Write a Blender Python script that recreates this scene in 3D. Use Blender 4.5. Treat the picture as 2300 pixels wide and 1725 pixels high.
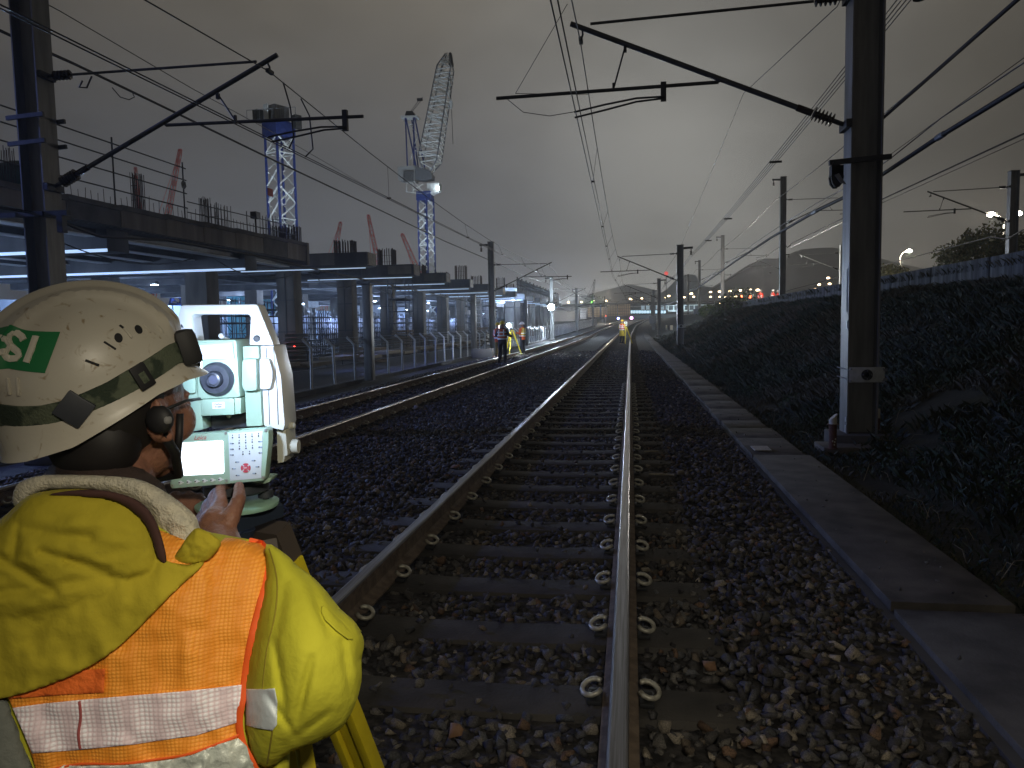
import bpy, bmesh, math, random
import numpy as np
from math import sin, cos, pi, radians, atan, sqrt
from mathutils import Vector, Matrix, noise
from mathutils.geometry import delaunay_2d_cdt
random.seed(7); rng = np.random.default_rng(7)
for o in list(bpy.data.objects): bpy.data.objects.remove(o)
S = bpy.context.scene
# ---------------- camera (phone held at 1.6 m above the sleepers, between the rails' right side)
FPX = 1700.0
YAW, PIT, ROL, H = radians(9.0), radians(4.52), radians(1.09), 1.6
CF = Vector((-sin(YAW)*cos(PIT), cos(YAW)*cos(PIT), -sin(PIT)))
_r0 = Vector((cos(YAW), sin(YAW), 0)); _u0 = _r0.cross(CF)
CR = _r0*cos(ROL) - _u0*sin(ROL); CU = _u0*cos(ROL) + _r0*sin(ROL)
CC = Vector((0, 0, H))
cam = bpy.data.objects.new('camera', bpy.data.cameras.new('camera')); S.collection.objects.link(cam); S.camera = cam
cam.matrix_world = Matrix((( CR.x, CU.x, -CF.x, CC.x), (CR.y, CU.y, -CF.y, CC.y), (CR.z, CU.z, -CF.z, CC.z), (0, 0, 0, 1)))
cam.data.sensor_width = 36; cam.data.lens = 36*FPX/2300; cam.data.clip_end = 9000; cam.data.clip_start = 0.05
FW = Vector((-sin(YAW), cos(YAW), 0)); RT = Vector((cos(YAW), sin(YAW), 0)); UP = Vector((0, 0, 1))
def ray(x, y): return (CF*FPX + CR*(x-1150) - CU*(y-862.5)).normalized()
def gz(x, y, z=0.0): d = ray(x, y); return CC + d*((z-H)/d.z)
def gY(x, y, Y): d = ray(x, y); return CC + d*(Y/d.y)
def gX(x, y, X): d = ray(x, y); return CC + d*(X/d.x)
def pf(x, y, f): d = ray(x, y); return CC + d*(f/d.dot(FW))
def pj(q): v = Vector(q)-CC; w = v.dot(CF); return 1150+FPX*v.dot(CR)/w, 862.5-FPX*v.dot(CU)/w
# ---------------- exposure, world
S.view_settings.view_transform = 'Standard'; S.view_settings.look = 'None'; S.view_settings.exposure = 0; S.view_settings.gamma = 1
W = bpy.data.worlds.new('World'); S.world = W; W.use_nodes = True
N = W.node_tree.nodes; L = W.node_tree.links; N.clear()
def nd(t, **k):
    n = N.new(t)
    for a, b in k.items(): setattr(n, a, b)
    return n
tc = nd('ShaderNodeTexCoord')
def vm(op, a, b=None):
    n = nd('ShaderNodeVectorMath', operation=op)
    L.new(a, n.inputs[0])
    if b is not None:
        if isinstance(b, tuple): n.inputs[1].default_value = b
        else: L.new(b, n.inputs[1])
    return n
# the city's glow on the low cloud: brightest low over the far end of the line
sq = vm('NORMALIZE', vm('MULTIPLY', tc.outputs['Generated'], (1, 1, .62)).outputs[0])
dt = vm('DOT_PRODUCT', sq.outputs[0], tuple(Vector((.06, 1, .06)).normalized()))
ramp = nd('ShaderNodeValToRGB'); cr = ramp.color_ramp
for i, (p, c) in enumerate([(0, (.055, .049, .041)), (.45, (.060, .0535, .044)), (.7, (.080, .071, .058)), (.86, (.132, .1175, .094)), (.94, (.166, .150, .124)), (.98, (.215, .205, .184)), (1, (.36, .355, .33))]):
    e = cr.elements[i] if i < 2 else cr.elements.new(p)
    e.position = p; e.color = (*c, 1)
L.new(dt.outputs['Value'], ramp.inputs[0])
sp = nd('ShaderNodeSeparateXYZ'); L.new(tc.outputs['Generated'], sp.inputs[0])
def mr(src, a, b, c, d):
    n = nd('ShaderNodeMapRange', interpolation_type='SMOOTHSTEP'); L.new(src, n.inputs[0])
    for i, v in enumerate((a, b, c, d)): n.inputs[i+1].default_value = v
    return n.outputs[0]
def ma(op, a, b):
    n = nd('ShaderNodeMath', operation=op); L.new(a, n.inputs[0])
    if isinstance(b, (int, float)): n.inputs[1].default_value = b
    else: L.new(b, n.inputs[1])
    return n.outputs[0]
blue = ma('MULTIPLY', mr(sp.outputs['X'], .05, -.45, 0, 1), mr(sp.outputs['Z'], .42, .1, 0, 1))   # work lights of the site tint the haze blue
mx = nd('ShaderNodeMix', data_type='RGBA', blend_type='MULTIPLY'); L.new(blue, mx.inputs[0]); L.new(ramp.outputs[0], mx.inputs[6]); mx.inputs[7].default_value = (.86, 1.04, 1.5, 1)
dark = mr(sp.outputs['X'], .08, .5, 1, .48)
cl = nd('ShaderNodeTexNoise'); cl.inputs['Scale'].default_value = 3.1; cl.inputs['Detail'].default_value = 5
L.new(vm('MULTIPLY', tc.outputs['Generated'], (1, 1, 2.2)).outputs[0], cl.inputs['Vector'])
fac = ma('MULTIPLY', ma('MULTIPLY', dark, mr(cl.outputs[0], .3, .7, .80, 1.16)), mr(sp.outputs['Z'], .2, -.02, 1, 2.2))
sc = vm('SCALE', mx.outputs[2]); L.new(fac, sc.inputs['Scale'])
sky = nd('ShaderNodeTexSky', sky_type='NISHITA', sun_disc=False, sun_elevation=radians(-8), sun_rotation=radians(40))
sk2 = vm('SCALE', sky.outputs[0]); sk2.inputs['Scale'].default_value = .05
ad = vm('ADD', sc.outputs[0], sk2.outputs[0])
bg = nd('ShaderNodeBackground'); bg.inputs['Strength'].default_value = 1.0
L.new(ad.outputs[0], bg.inputs[0]); wo = nd('ShaderNodeOutputWorld'); L.new(bg.outputs[0], wo.inputs[0])
def lamp(name, kind, loc, power, col, size=.1, aim=None, spot=None, blend=.5):
    d = bpy.data.lights.new(name, kind); d.energy = power; d.color = col; d.shadow_soft_size = size
    o = bpy.data.objects.new(name, d); S.collection.objects.link(o); o.location = loc
    if aim is not None: o.rotation_euler = (Vector(aim)-Vector(loc)).to_track_quat('-Z', 'Y').to_euler()
    if kind == 'SPOT': d.spot_size = radians(spot); d.spot_blend = blend
    return o
# a workmate's head torch just behind and above the photographer
lamp('head_torch_light', 'SPOT', CC+RT*.30+FW*-.30+UP*.45, 92, (1, .90, .70), .06, aim=CC+RT*.46+FW*1.3+UP*-.95, spot=100, blend=.9)
# ---------------- helpers
MATS = {}
def mat(name, c, c2=None, scale=8, rough=.75, metal=0, bump=0, bscale=None, detail=6, emit=0, spec=None, stretch=None, lo=.35, hi=.65):
    if name in MATS: return MATS[name]
    m = bpy.data.materials.new(name); MATS[name] = m; m.use_nodes = True
    n = m.node_tree.nodes; l = m.node_tree.links; b = n['Principled BSDF']
    b.inputs['Base Color'].default_value = (*c, 1); b.inputs['Roughness'].default_value = rough; b.inputs['Metallic'].default_value = metal
    if spec is not None: b.inputs['Specular IOR Level'].default_value = spec
    if emit: b.inputs['Emission Color'].default_value = (*c, 1); b.inputs['Emission Strength'].default_value = emit
    if c2 is not None or bump:
        t = n.new('ShaderNodeTexCoord'); src = t.outputs['Object']
        if stretch:
            mp = n.new('ShaderNodeMapping'); mp.inputs['Scale'].default_value = stretch; l.new(src, mp.inputs[0]); src = mp.outputs[0]
    if c2 is not None:
        z = n.new('ShaderNodeTexNoise'); z.inputs['Scale'].default_value = scale; z.inputs['Detail'].default_value = detail; l.new(src, z.inputs['Vector'])
        r = n.new('ShaderNodeValToRGB'); r.color_ramp.elements[0].position = lo; r.color_ramp.elements[1].position = hi
        r.color_ramp.elements[0].color = (*c, 1); r.color_ramp.elements[1].color = (*c2, 1)
        l.new(z.outputs[0], r.inputs[0]); l.new(r.outputs[0], b.inputs['Base Color'])
    if bump:
        z = n.new('ShaderNodeTexNoise'); z.inputs['Scale'].default_value = bscale or scale*4; z.inputs['Detail'].default_value = 8; l.new(src, z.inputs['Vector'])
        k = n.new('ShaderNodeBump'); k.inputs['Strength'].default_value = bump; k.inputs['Distance'].default_value = .02
        l.new(z.outputs[0], k.inputs['Height']); l.new(k.outputs[0], b.inputs['Normal'])
    return m
class MB:
    def __init__(s): s.v = []; s.f = []
    def add(s, v, f):
        n = len(s.v); s.v += [tuple(p) for p in v]; s.f += [tuple(i+n for i in q) for q in f]; return s
    def box(s, c, d, m=None):
        x, y, z = (k/2 for k in d); c = Vector(c)
        v = [Vector((i*x, j*y, k*z)) for i in (-1, 1) for j in (-1, 1) for k in (-1, 1)]
        if m is not None: v = [m @ p for p in v]
        return s.add([p+c for p in v], [(0, 1, 3, 2), (4, 6, 7, 5), (0, 4, 5, 1), (2, 3, 7, 6), (0, 2, 6, 4), (1, 5, 7, 3)])
    def beam(s, a, b, w, h):                 # box from a to b, w sideways, h up
        a = Vector(a); b = Vector(b); d = (b-a); ln = d.length; d.normalize()
        up = Vector((0, 0, 1)) if abs(d.z) < .95 else Vector((0, 1, 0))
        x = d.cross(up).normalized(); z = x.cross(d)
        return s.box((a+b)/2, (w, ln, h), Matrix((x, d, z)).transposed())
    def tube(s, pts, r, n=8, cap=True):
        pts = [Vector(p) for p in pts]; k = len(pts); rs = r if isinstance(r, (list, tuple)) else [r]*k
        base = len(s.v); last = None
        for i, p in enumerate(pts):
            d = (pts[min(i+1, k-1)]-pts[max(i-1, 0)]).normalized()
            if last is None:
                u = d.cross(Vector((0, 0, 1)) if abs(d.z) < .9 else Vector((1, 0, 0))).normalized()
            else: u = (last - d*last.dot(d)).normalized()
            last = u; w = d.cross(u)
            for j in range(n):
                a = 2*pi*j/n; s.v.append(tuple(p+(u*cos(a)+w*sin(a))*rs[i]))
        for i in range(k-1):
            for j in range(n):
                a = base+i*n+j; b = base+i*n+(j+1) % n
                s.f.append((a, b, b+n, a+n))
        if cap:
            s.f.append(tuple(base+j for j in range(n))[::-1]); s.f.append(tuple(base+(k-1)*n+j for j in range(n)))
        return s
    def loft(s, rings, cap=True, closed=True):
        n = len(rings[0]); base = len(s.v)
        for r in rings: s.v += [tuple(p) for p in r]
        for i in range(len(rings)-1):
            for j in range(n if closed else n-1):
                a = base+i*n+j; b = base+i*n+(j+1) % n; s.f.append((a, b, b+n, a+n))
        if cap and closed:
            s.f.append(tuple(base+j for j in range(n))[::-1]); s.f.append(tuple(base+(len(rings)-1)*n+j for j in range(n)))
        return s
    def prism(s, poly, vec):                 # poly: 3D points, extruded by vec
        vec = Vector(vec); n = len(poly); p = [Vector(q) for q in poly]
        v = p+[q+vec for q in p]
        return s.add(v, [tuple(range(n))[::-1], tuple(range(n, 2*n))]+[(i, (i+1) % n, (i+1) % n+n, i+n) for i in range(n)])
    def ball(s, c, r, n=12, m=8, sc=(1, 1, 1)):
        c = Vector(c); rings = []
        for i in range(1, m):
            t = pi*i/m; rings.append([c+Vector((r*sin(t)*cos(2*pi*j/n)*sc[0], r*sin(t)*sin(2*pi*j/n)*sc[1], -r*cos(t)*sc[2])) for j in range(n)])
        return s.loft(rings)
    def lathe(s, c, ax, prof, n=24):         # prof: (distance along ax, radius)
        c = Vector(c); ax = Vector(ax).normalized(); u = ax.orthogonal().normalized(); w = ax.cross(u)
        return s.loft([[c+ax*a+(u*cos(2*pi*j/n)+w*sin(2*pi*j/n))*r for j in range(n)] for a, r in prof])
    def build(s, name, m, parent=None, smooth=False, origin=None, bevel=0):
        me = bpy.data.meshes.new(name); v = s.v
        off = Vector((0, 0, 0))
        if origin is not None: off = Vector(origin); v = [(p[0]-off.x, p[1]-off.y, p[2]-off.z) for p in v]
        me.from_pydata(v, [], s.f); me.materials.append(m)
        if bevel:
            bm = bmesh.new(); bm.from_mesh(me); bmesh.ops.recalc_face_normals(bm, faces=bm.faces)
            es = [e for e in bm.edges if len(e.link_faces) == 2 and e.calc_face_angle(0) > .6]
            bmesh.ops.bevel(bm, geom=es, offset=bevel, segments=2, affect='EDGES', profile=.6); bm.to_mesh(me); bm.free(); smooth = True
        if smooth:
            me.polygons.foreach_set('use_smooth', [True]*len(me.polygons))
            if smooth == 'auto' or bevel: me.set_sharp_from_angle(angle=radians(38))
        o = bpy.data.objects.new(name, me); S.collection.objects.link(o)
        if parent is not None: o.parent = parent
        if origin is not None: o.location = off
        return o
def tag(o, label=None, cat=None, group=None, kind=None):
    for k, v in (('label', label), ('category', cat), ('group', group), ('kind', kind)):
        if v: o[k] = v
    return o
def empty(name, label, cat, group=None, loc=(0, 0, 0)):
    o = bpy.data.objects.new(name, None); S.collection.objects.link(o); o.location = loc; o.empty_display_size = .2
    return tag(o, label, cat, group)
def kids(o): return [c for c in bpy.data.objects if c.parent == o]
def copy_tree(o, parent=None, ch=None):
    if ch is None:
        ch = {}
        for c in bpy.data.objects:
            if c.parent: ch.setdefault(c.parent.name, []).append(c)
    c = o.copy(); S.collection.objects.link(c); c.parent = parent
    for k in ch.get(o.name, []): copy_tree(k, c, ch)
    return c
def text_mesh(body, size=1, shear=0, offset=0):
    cu = bpy.data.curves.new('t', 'FONT'); cu.body = body; cu.size = size; cu.shear = shear; cu.extrude = .0002; cu.offset = offset; cu.align_x = 'CENTER'
    o = bpy.data.objects.new('t', cu); S.collection.objects.link(o); bpy.context.view_layer.update()
    me = bpy.data.meshes.new_from_object(o.evaluated_get(bpy.context.evaluated_depsgraph_get())); bpy.data.objects.remove(o)
    return [v.co.copy() for v in me.vertices], [tuple(p.vertices) for p in me.polygons]
def spl(tab, y):                               # smooth interpolation through a table
    xs = [t[0] for t in tab]; vs = [t[1] for t in tab]
    if y <= xs[0]: return vs[0]
    if y >= xs[-1]: return vs[-1]+(vs[-1]-vs[-2])/(xs[-1]-xs[-2])*(y-xs[-1])
    i = max(k for k in range(len(xs)) if xs[k] <= y); h = xs[i+1]-xs[i]; t = (y-xs[i])/h
    def sl(k): return 0 if k == 0 else ((vs[k+1]-vs[k-1])/(xs[k+1]-xs[k-1]) if k < len(xs)-1 else (vs[k]-vs[k-1])/(xs[k]-xs[k-1]))
    return (2*t**3-3*t*t+1)*vs[i]+(t**3-2*t*t+t)*h*sl(i)+(-2*t**3+3*t*t)*vs[i+1]+(t**3-t*t)*h*sl(i+1)
MX = [(-10, -.8), (80, -.8), (110, -.46), (150, .26), (185, 1.74), (230, 4.04), (300, 9)]
LX = [(-10, -5.13), (70, -5.13), (105, -5.3), (150, -4.6), (190, -3.5), (230, -1.6), (300, 3)]
GZ = [(-10, 0), (75, 0), (110, .25), (150, .78), (185, 1.33), (230, 2.1), (300, 3.1)]
mc = lambda y: spl(MX, y); lc = lambda y: spl(LX, y); zc = lambda y: spl(GZ, y)
# ---------------- materials
STEEL = mat('mast_steel', (.13, .134, .136), (.21, .212, .208), 3, .45, .45, .1, 40, stretch=(3, 3, .4))
STEELD = mat('dark_steel', (.02, .021, .024), (.04, .042, .045), 5, .5, .3)
GALV = mat('galvanised', (.16, .17, .18), (.24, .25, .26), 12, .5, .4, .1, 60)
WIRE = mat('wire', (.02, .02, .022), None, rough=.45, metal=.4)
WIREL = mat('wire_worn', (.12, .12, .12), None, rough=.35, metal=.6)
RUBBER = mat('rubber', (.012, .012, .014), None, rough=.6)
PORC = mat('porcelain', (.03, .022, .02), None, rough=.25)
CONC = mat('concrete', (.07, .062, .052), (.15, .132, .108), 1.1, .9, 0, .25, 12, stretch=(1, 1, .35))
CONCD = mat('concrete_dark', (.04, .04, .042), (.09, .086, .082), .9, .9, 0, .25, 9, stretch=(1, 1, .3))
SLAB = mat('slab_concrete', (.042, .038, .034), (.11, .10, .088), 3.2, .9, 0, .35, 55)
SLEEP = mat('sleeper_concrete', (.038, .036, .034), (.085, .078, .07), 3, .88, 0, .35, 60)
RAILS = mat('rail_side', (.15, .11, .08), (.26, .2, .145), 14, .8, .1, .3, 50)
RAILT = mat('rail_top', (.16, .155, .15), (.34, .34, .35), 3, .33, .8, stretch=(30, .6, 1))
CLIP = mat('clip_steel', (.34, .32, .26), (.62, .6, .5), 30, .42, .35)
# ================= ground, embankment
def gnd(x, y):
    d = x-lc(y); z = zc(y)-.035
    if d < -1.7: z -= min(.3, (-1.7-d)*.2)
    m = x-mc(y)
    if m > 1.35: z -= min(.06, (m-1.35)*.07)
    return z
def emb(x, y):                                  # x from the trough outwards
    d = x-mc(y)-2.95; z = zc(y)
    if d < .5: return z-.06
    t = min(1, (d-.5)/6.1); s = 2.78 if y < 90 else 2.78+(y-90)*.004; s -= .40 if d < 6.7 else 0
    return z-.06+(s-z+.06)*(t*t*(3-2*t)*.45+t*.55)+(noise.noise(Vector((x*.8, y*.5, 2)))*.10*min(1, d/2) if t < 1 else 0)
ys = [-6+i*.5 for i in range(60)]+[24+i*2 for i in range(50)]+[130+i*8 for i in range(24)]+[340, 500, 900, 1600, 3000, 6000]
def sheet(name, xs, fn, m, kind='structure'):
    v = [(x, y, fn(x, y)) for y in ys for x in (xs(y) if callable(xs) else xs)]; n = len(xs(0) if callable(xs) else xs)
    f = [(j*n+i, j*n+i+1, (j+1)*n+i+1, (j+1)*n+i) for j in range(len(ys)-1) for i in range(n-1)]
    return tag(MB().add(v, f).build(name, m, smooth=True), kind=kind)
BAL = mat('ballast_far', (.014, .013, .013), (.06, .055, .052), 20, .95, 0, .9, 30, lo=.4, hi=.62)
GRD = mat('bare_ground', (.02, .02, .02), (.05, .045, .04), 5, .95, 0, .6, 20)
SOIL = mat('embankment_soil', (.008, .010, .005), (.022, .022, .012), 4, .95, 0, .8, 24)
bx = [-3.8, -3.4, -3, -2.6, -2.2, -1.9, -1.6, -1, 0, 1, 1.4, 1.9, 2.4, 3]
sheet('ballast_bed', lambda y: [lc(y)-3.2, lc(y)-2.6, lc(y)-2.2, lc(y)-1.8, lc(y)-1.4, lc(y)-.5, lc(y)+.5, lc(y)+1.4, mc(y)-1.6, mc(y)-.5, mc(y)+.5, mc(y)+1.35, mc(y)+1.8, mc(y)+2.25, mc(y)+3], gnd, BAL)
sheet('ground', lambda y: [-3000, -500, -120, -60, -30, -16, lc(y)-6, lc(y)-3.2], lambda x, y: zc(y)-.36 if x > -15 else zc(y)-.4, GRD)
sheet('embankment', lambda y: [mc(y)+2.95+k for k in (-.05, .2, .5, .9, 1.4, 2, 2.7, 3.4, 4.1, 4.8, 5.5, 6.1, 6.6)]+[14, 25, 60, 200, 3000] if y < 320 else [mc(y)+2.95+k for k in range(13)]+[mc(y)+30, mc(y)+60, mc(y)+120, mc(y)+300, 4000], emb, SOIL)
# ================= ballast stones: one heap nobody could count
def hulls(n, k=10):
    out = []
    for _ in range(n):
        bm = bmesh.new()
        for _ in range(k):
            p = rng.normal(size=3); p /= np.linalg.norm(p); p = np.sign(p)*np.abs(p)**.75; p *= np.array([1, .8, .55])*rng.uniform(.8, 1.1)
            bm.verts.new(p)
        r = bmesh.ops.convex_hull(bm, input=bm.verts)
        bmesh.ops.delete(bm, geom=list({g for g in r['geom_interior']+r['geom_unused'] if isinstance(g, bmesh.types.BMVert)}), context='VERTS')
        bm.verts.index_update(); out.append((np.array([v.co[:] for v in bm.verts]), np.array([[v.index for v in f.verts] for f in bm.faces if len(f.verts) == 3]))); bm.free()
    return out
HU = hulls(22)
def rotm(n):
    q = rng.normal(size=(n, 4)); q /= np.linalg.norm(q, axis=1)[:, None]; w, x, y, z = q.T
    return np.stack([1-2*(y*y+z*z), 2*(x*y-z*w), 2*(x*z+y*w), 2*(x*y+z*w), 1-2*(x*x+z*z), 2*(y*z-x*w), 2*(x*z-y*w), 2*(y*z+x*w), 1-2*(x*x+y*y)], 1).reshape(n, 3, 3)
SP = .70; SY0 = 3.12
def on_sleeper(x, y, c, y0, half=1.13): 
    k = np.abs((y-y0+SP/2) % SP-SP/2); return (k < .135) & (np.abs(x-c) < half)
pts = []
def scatter(x0, x1, y0, y1, dens, s0, s1):
    n = int((x1-x0)*(y1-y0)*dens); x = rng.uniform(x0, x1, n); y = rng.uniform(y0, y1, n); s = rng.uniform(s0, s1, n)*rng.uniform(.75, 1.25, n)
    pts.append(np.stack([x, y, s], 1))
scatter(-4.3, 2.1, 1.2, 6, 520, .024, .046)
scatter(-7.3, 2.1, 6, 14, 360, .027, .045)
scatter(-8.0, 2.1, 14, 26, 190, .03, .045)
scatter(-8.2, 2.1, 26, 44, 75, .04, .058)
P = np.concatenate(pts); x, y, s = P.T
cm, cl_ = -.8, -5.13
keep = (~on_sleeper(x, y, cm, SY0) | ((rng.uniform(size=len(x)) < .15) & (s < .034))) & ~(on_sleeper(x, y, cl_, SY0+.2) & (rng.uniform(size=len(x)) < .5))
for c in (cm-.75, cm+.75, cl_-.73, cl_+.73): keep &= np.abs(x-c) > .075+s*.5
keep &= (x < 1.40) | (x > 2.13); keep &= ~((x > 2.13) & (rng.uniform(size=len(x)) < .6))
P = P[keep]; x, y, s = P.T
zz = np.array([gnd(a, b) for a, b in zip(x, y)])
inner = (np.abs(x-cm) < .68) | (np.abs(x-cl_) < .7)
zz += np.where(on_sleeper(x, y, cm, SY0), .045, 0)+np.where(inner, .004, .012)+np.where(np.abs(x-cm) > 1.13, .012, 0)+np.where(np.abs(x-cl_) < 1.4, .012, 0)+rng.uniform(-.018, .016, len(x)); zz = np.where((x > 1.1) & (x < 1.45), zz-.015, zz)
ns = 90; x = np.concatenate([x, rng.uniform(1.46, 2.02, ns)]); y = np.concatenate([y, 1.8+rng.beta(1, 1.6, ns)*22]); s = np.concatenate([s, rng.uniform(.006, .020, ns)]); zz = np.concatenate([zz, np.full(ns, .006)])
R = rotm(len(x)); hid = rng.integers(0, len(HU), len(x)); V = []; F = []; TT = []; base = 0
pal = np.array([(.07, .068, .07), (.10, .094, .09), (.15, .14, .125), (.05, .047, .05), (.15, .12, .09), (.16, .10, .065), (.24, .21, .165), (.11, .113, .12), (.33, .29, .23)])
prob = np.array([.2, .2, .17, .15, .09, .05, .05, .07, .02]); col = pal[rng.choice(len(pal), len(x), p=prob/prob.sum())]*rng.uniform(.5, 1.2, (len(x), 1))
for h, (hv, hf) in enumerate(HU):
    I = np.where(hid == h)[0]; k = len(hv)
    v = np.einsum('nij,kj->nki', R[I], hv)*s[I][:, None, None]; v[:, :, 0] += x[I][:, None]; v[:, :, 1] += y[I][:, None]; v[:, :, 2] = v[:, :, 2]*.8+zz[I][:, None]
    V.append(v.reshape(-1, 3)); F.append((hf[None]+(base+np.arange(len(I))*k)[:, None, None]).reshape(-1, 3)); TT.append(np.repeat(col[I], k, 0)); base += len(I)*k
V = np.concatenate(V); F = np.concatenate(F); TT = np.concatenate(TT)
def np_mesh(name, V, F, m, cols=None, smooth=False, parent=None):
    k = F.shape[1]; me = bpy.data.meshes.new(name); me.vertices.add(len(V)); me.vertices.foreach_set('co', V.astype('f').ravel())
    me.loops.add(F.size); me.loops.foreach_set('vertex_index', F.astype('i').ravel()); me.polygons.add(len(F)); me.polygons.foreach_set('loop_start', np.arange(0, F.size, k, dtype='i'))
    if smooth: me.polygons.foreach_set('use_smooth', [True]*len(F))
    me.update(); me.validate()
    if cols is not None:
        a = me.color_attributes.new('tint', 'FLOAT_COLOR', 'POINT'); a.data.foreach_set('color', np.concatenate([cols, np.ones((len(cols), 1))], 1).astype('f').ravel())
    me.materials.append(m); o = bpy.data.objects.new(name, me); S.collection.objects.link(o); o.parent = parent; return o
def tint_mat(name, rough=.85, bump=.5, bs=180, var=.5, sub=0):
    m = bpy.data.materials.new(name); m.use_nodes = True; n = m.node_tree.nodes; l = m.node_tree.links; b = n['Principled BSDF']; b.inputs['Roughness'].default_value = rough
    a = n.new('ShaderNodeAttribute'); a.attribute_name = 'tint'; t = n.new('ShaderNodeTexCoord'); z = n.new('ShaderNodeTexNoise'); z.inputs['Scale'].default_value = bs; z.inputs['Detail'].default_value = 5; l.new(t.outputs['Object'], z.inputs[0])
    r = n.new('ShaderNodeMapRange'); l.new(z.outputs[0], r.inputs[0]); r.inputs[1].default_value = .3; r.inputs[2].default_value = .7; r.inputs[3].default_value = 1-var; r.inputs[4].default_value = 1+var
    v = n.new('ShaderNodeVectorMath'); v.operation = 'SCALE'; l.new(a.outputs['Color'], v.inputs[0]); l.new(r.outputs[0], v.inputs['Scale']); l.new(v.outputs[0], b.inputs['Base Color'])
    if bump:
        k = n.new('ShaderNodeBump'); k.inputs['Strength'].default_value = bump; k.inputs['Distance'].default_value = .004; l.new(z.outputs[0], k.inputs['Height']); l.new(k.outputs[0], b.inputs['Normal'])
    return m
STN = tint_mat('ballast_stone')
tag(np_mesh('ballast', V, F, STN, TT), 'dark crushed ballast stones around the sleepers', 'ballast', kind='stuff')
# ================= railway tracks
def rail_rings(c, ys_, prof):
    out = []
    for yy in ys_:
        dx = (c(yy+.5)-c(yy-.5)); t = Vector((dx, 1, 0)).normalized(); n = Vector((t.y, -t.x, 0)); o = Vector((c(yy), yy, zc(yy)))
        out.append([o+n*a+UP*b for a, b in prof])
    return out
PROF = [(-.075, 0), (-.075, .011), (-.03, .024), (-.009, .04), (-.008, .12), (-.036, .135), (-.037, .158), (.037, .158), (.036, .135), (.008, .12), (.009, .04), (.03, .024), (.075, .011), (.075, 0)]
HEAD = [(-.0375, .157), (-.034, .168), (-.026, .1725), (.026, .1725), (.034, .168), (.0375, .157)]
RY = [-3+i*3 for i in range(25)]+[75+i*5 for i in range(34)]+[250, 265, 280]
def clip_mesh(big):
    m = MB(); n = 11 if big else 7
    arc = [Vector((.118+.044*cos(t), .044*sin(t), .058+.018*cos(t-2.2))) for t in [radians(-148+290*i/(n-1)) for i in range(n)]]
    m.tube(arc, .0115, 8 if big else 5)
    return m
SHO = None
def make_track(name, label, c, off, y0, clipcol, nclip):
    t = empty(name, label, 'railway track', 'tracks side by side on the ballast', (c(0), 0, 0))
    inv = Matrix.Translation((-c(0), 0, 0))
    for sgn in (-1, 1):
        cc_ = lambda q, sgn=sgn: c(q)+sgn*off-c(0)
        r = MB().loft(rail_rings(cc_, RY, PROF)).build('rail', RAILS, t)
        MB().loft(rail_rings(cc_, RY, HEAD)).build('rail_head', RAILT, r)
    sm = MB(); hw = 1.25
    sm.loft([[Vector((x_, y_, z_)) for y_, z_ in ((-.15, -.17), (-.13, zt), (.13, zt), (.15, -.17))] for x_, zt in ((-1.25, -.01), (-1.235, .0), (-.5, -.004), (-.3, -.012), (.3, -.012), (.5, -.004), (1.235, .0), (1.25, -.01))])
    me0 = None; cl0 = None; ho0 = None
    for k in range(100):
        yy = y0-SP*2+SP*k if k < 96 else y0-SP*2+SP*k
        p = (c(yy)-c(0), yy, zc(yy)+.001)
        if me0 is None: o = sm.build('sleeper', SLEEP, t, bevel=.006); me0 = o.data
        else: o = bpy.data.objects.new('sleeper', me0); S.collection.objects.link(o); o.parent = t
        o.location = p; o.rotation_euler.z = random.uniform(-.006, .006)
        if k < nclip:
            for sgn in (-1, 1):
                for s2 in (-1, 1):
                    if cl0 is None:
                        q = clip_mesh(True); w = MB().box((.11, 0, .012), (.06, .11, .018)).box((.115, 0, .03), (.035, .03, .035)); w.build('rail_pad', STEELD, o, bevel=.003)
                        pad0 = kids(o)[0].data; bpy.data.objects.remove(kids(o)[0]); co = q.build('rail_clip', clipcol, o, smooth=True); cl0 = co.data; bpy.data.objects.remove(co)
                    for dn, da in (('rail_clip', cl0), ('rail_pad', pad0)):
                        e = bpy.data.objects.new(dn, da); S.collection.objects.link(e); e.parent = o; e.location = (sgn*off, 0, 0); e.scale.x = s2
    rest = MB()
    for k in range(100, 340):
        yy = y0-SP*2+SP*k; rest.box((c(yy)-c(0), yy, zc(yy)-.03), (2.5, .26, .064))
    tag(rest.build('sleeper', SLEEP, t), kind='stuff')
    return t
make_track('railway_track', 'middle railway track whose right rail runs straight up the photo', mc, .75, SY0, CLIP, 26)
make_track('railway_track', 'further railway track on the left beside the fence, past the surveying instrument', lc, .73, SY0+.2, CLIP, 60)
# ================= cable trough covers
def slab(x0, x1, y0, y1, z=0, name='trough_cover', label=None, th=.06, skew=0, ang=0):
    cx = (x0+x1)/2; m = MB().box((0, 0, -th/2), (x1-x0, y1-y0-.012, th)); o = m.build(name, SLAB, bevel=.006)
    o.location = (cx, (y0+y1)/2, z); o.rotation_euler = (random.uniform(-.003, .003), skew, ang)
    return tag(o, label or 'dark concrete cover in the long row of trough covers beside the track', 'trough cover', 'concrete trough covers along the track')
slab(1.445, 2.2, 1.6, 4.42, -.03, label='wide concrete trough cover nearest the camera at the right edge of the ballast', ang=.0)
slab(1.43, 2.08, 4.44, 9.23, .0, label='very long concrete trough cover just beyond the raised joint, beside the white marker', ang=.004)
jy = [9.25, 10.6, 11.6, 12.5, 14.2, 15.6, 17]
while jy[-1] < 96: jy.append(jy[-1]+1.9+random.uniform(-.3, .3))
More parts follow.
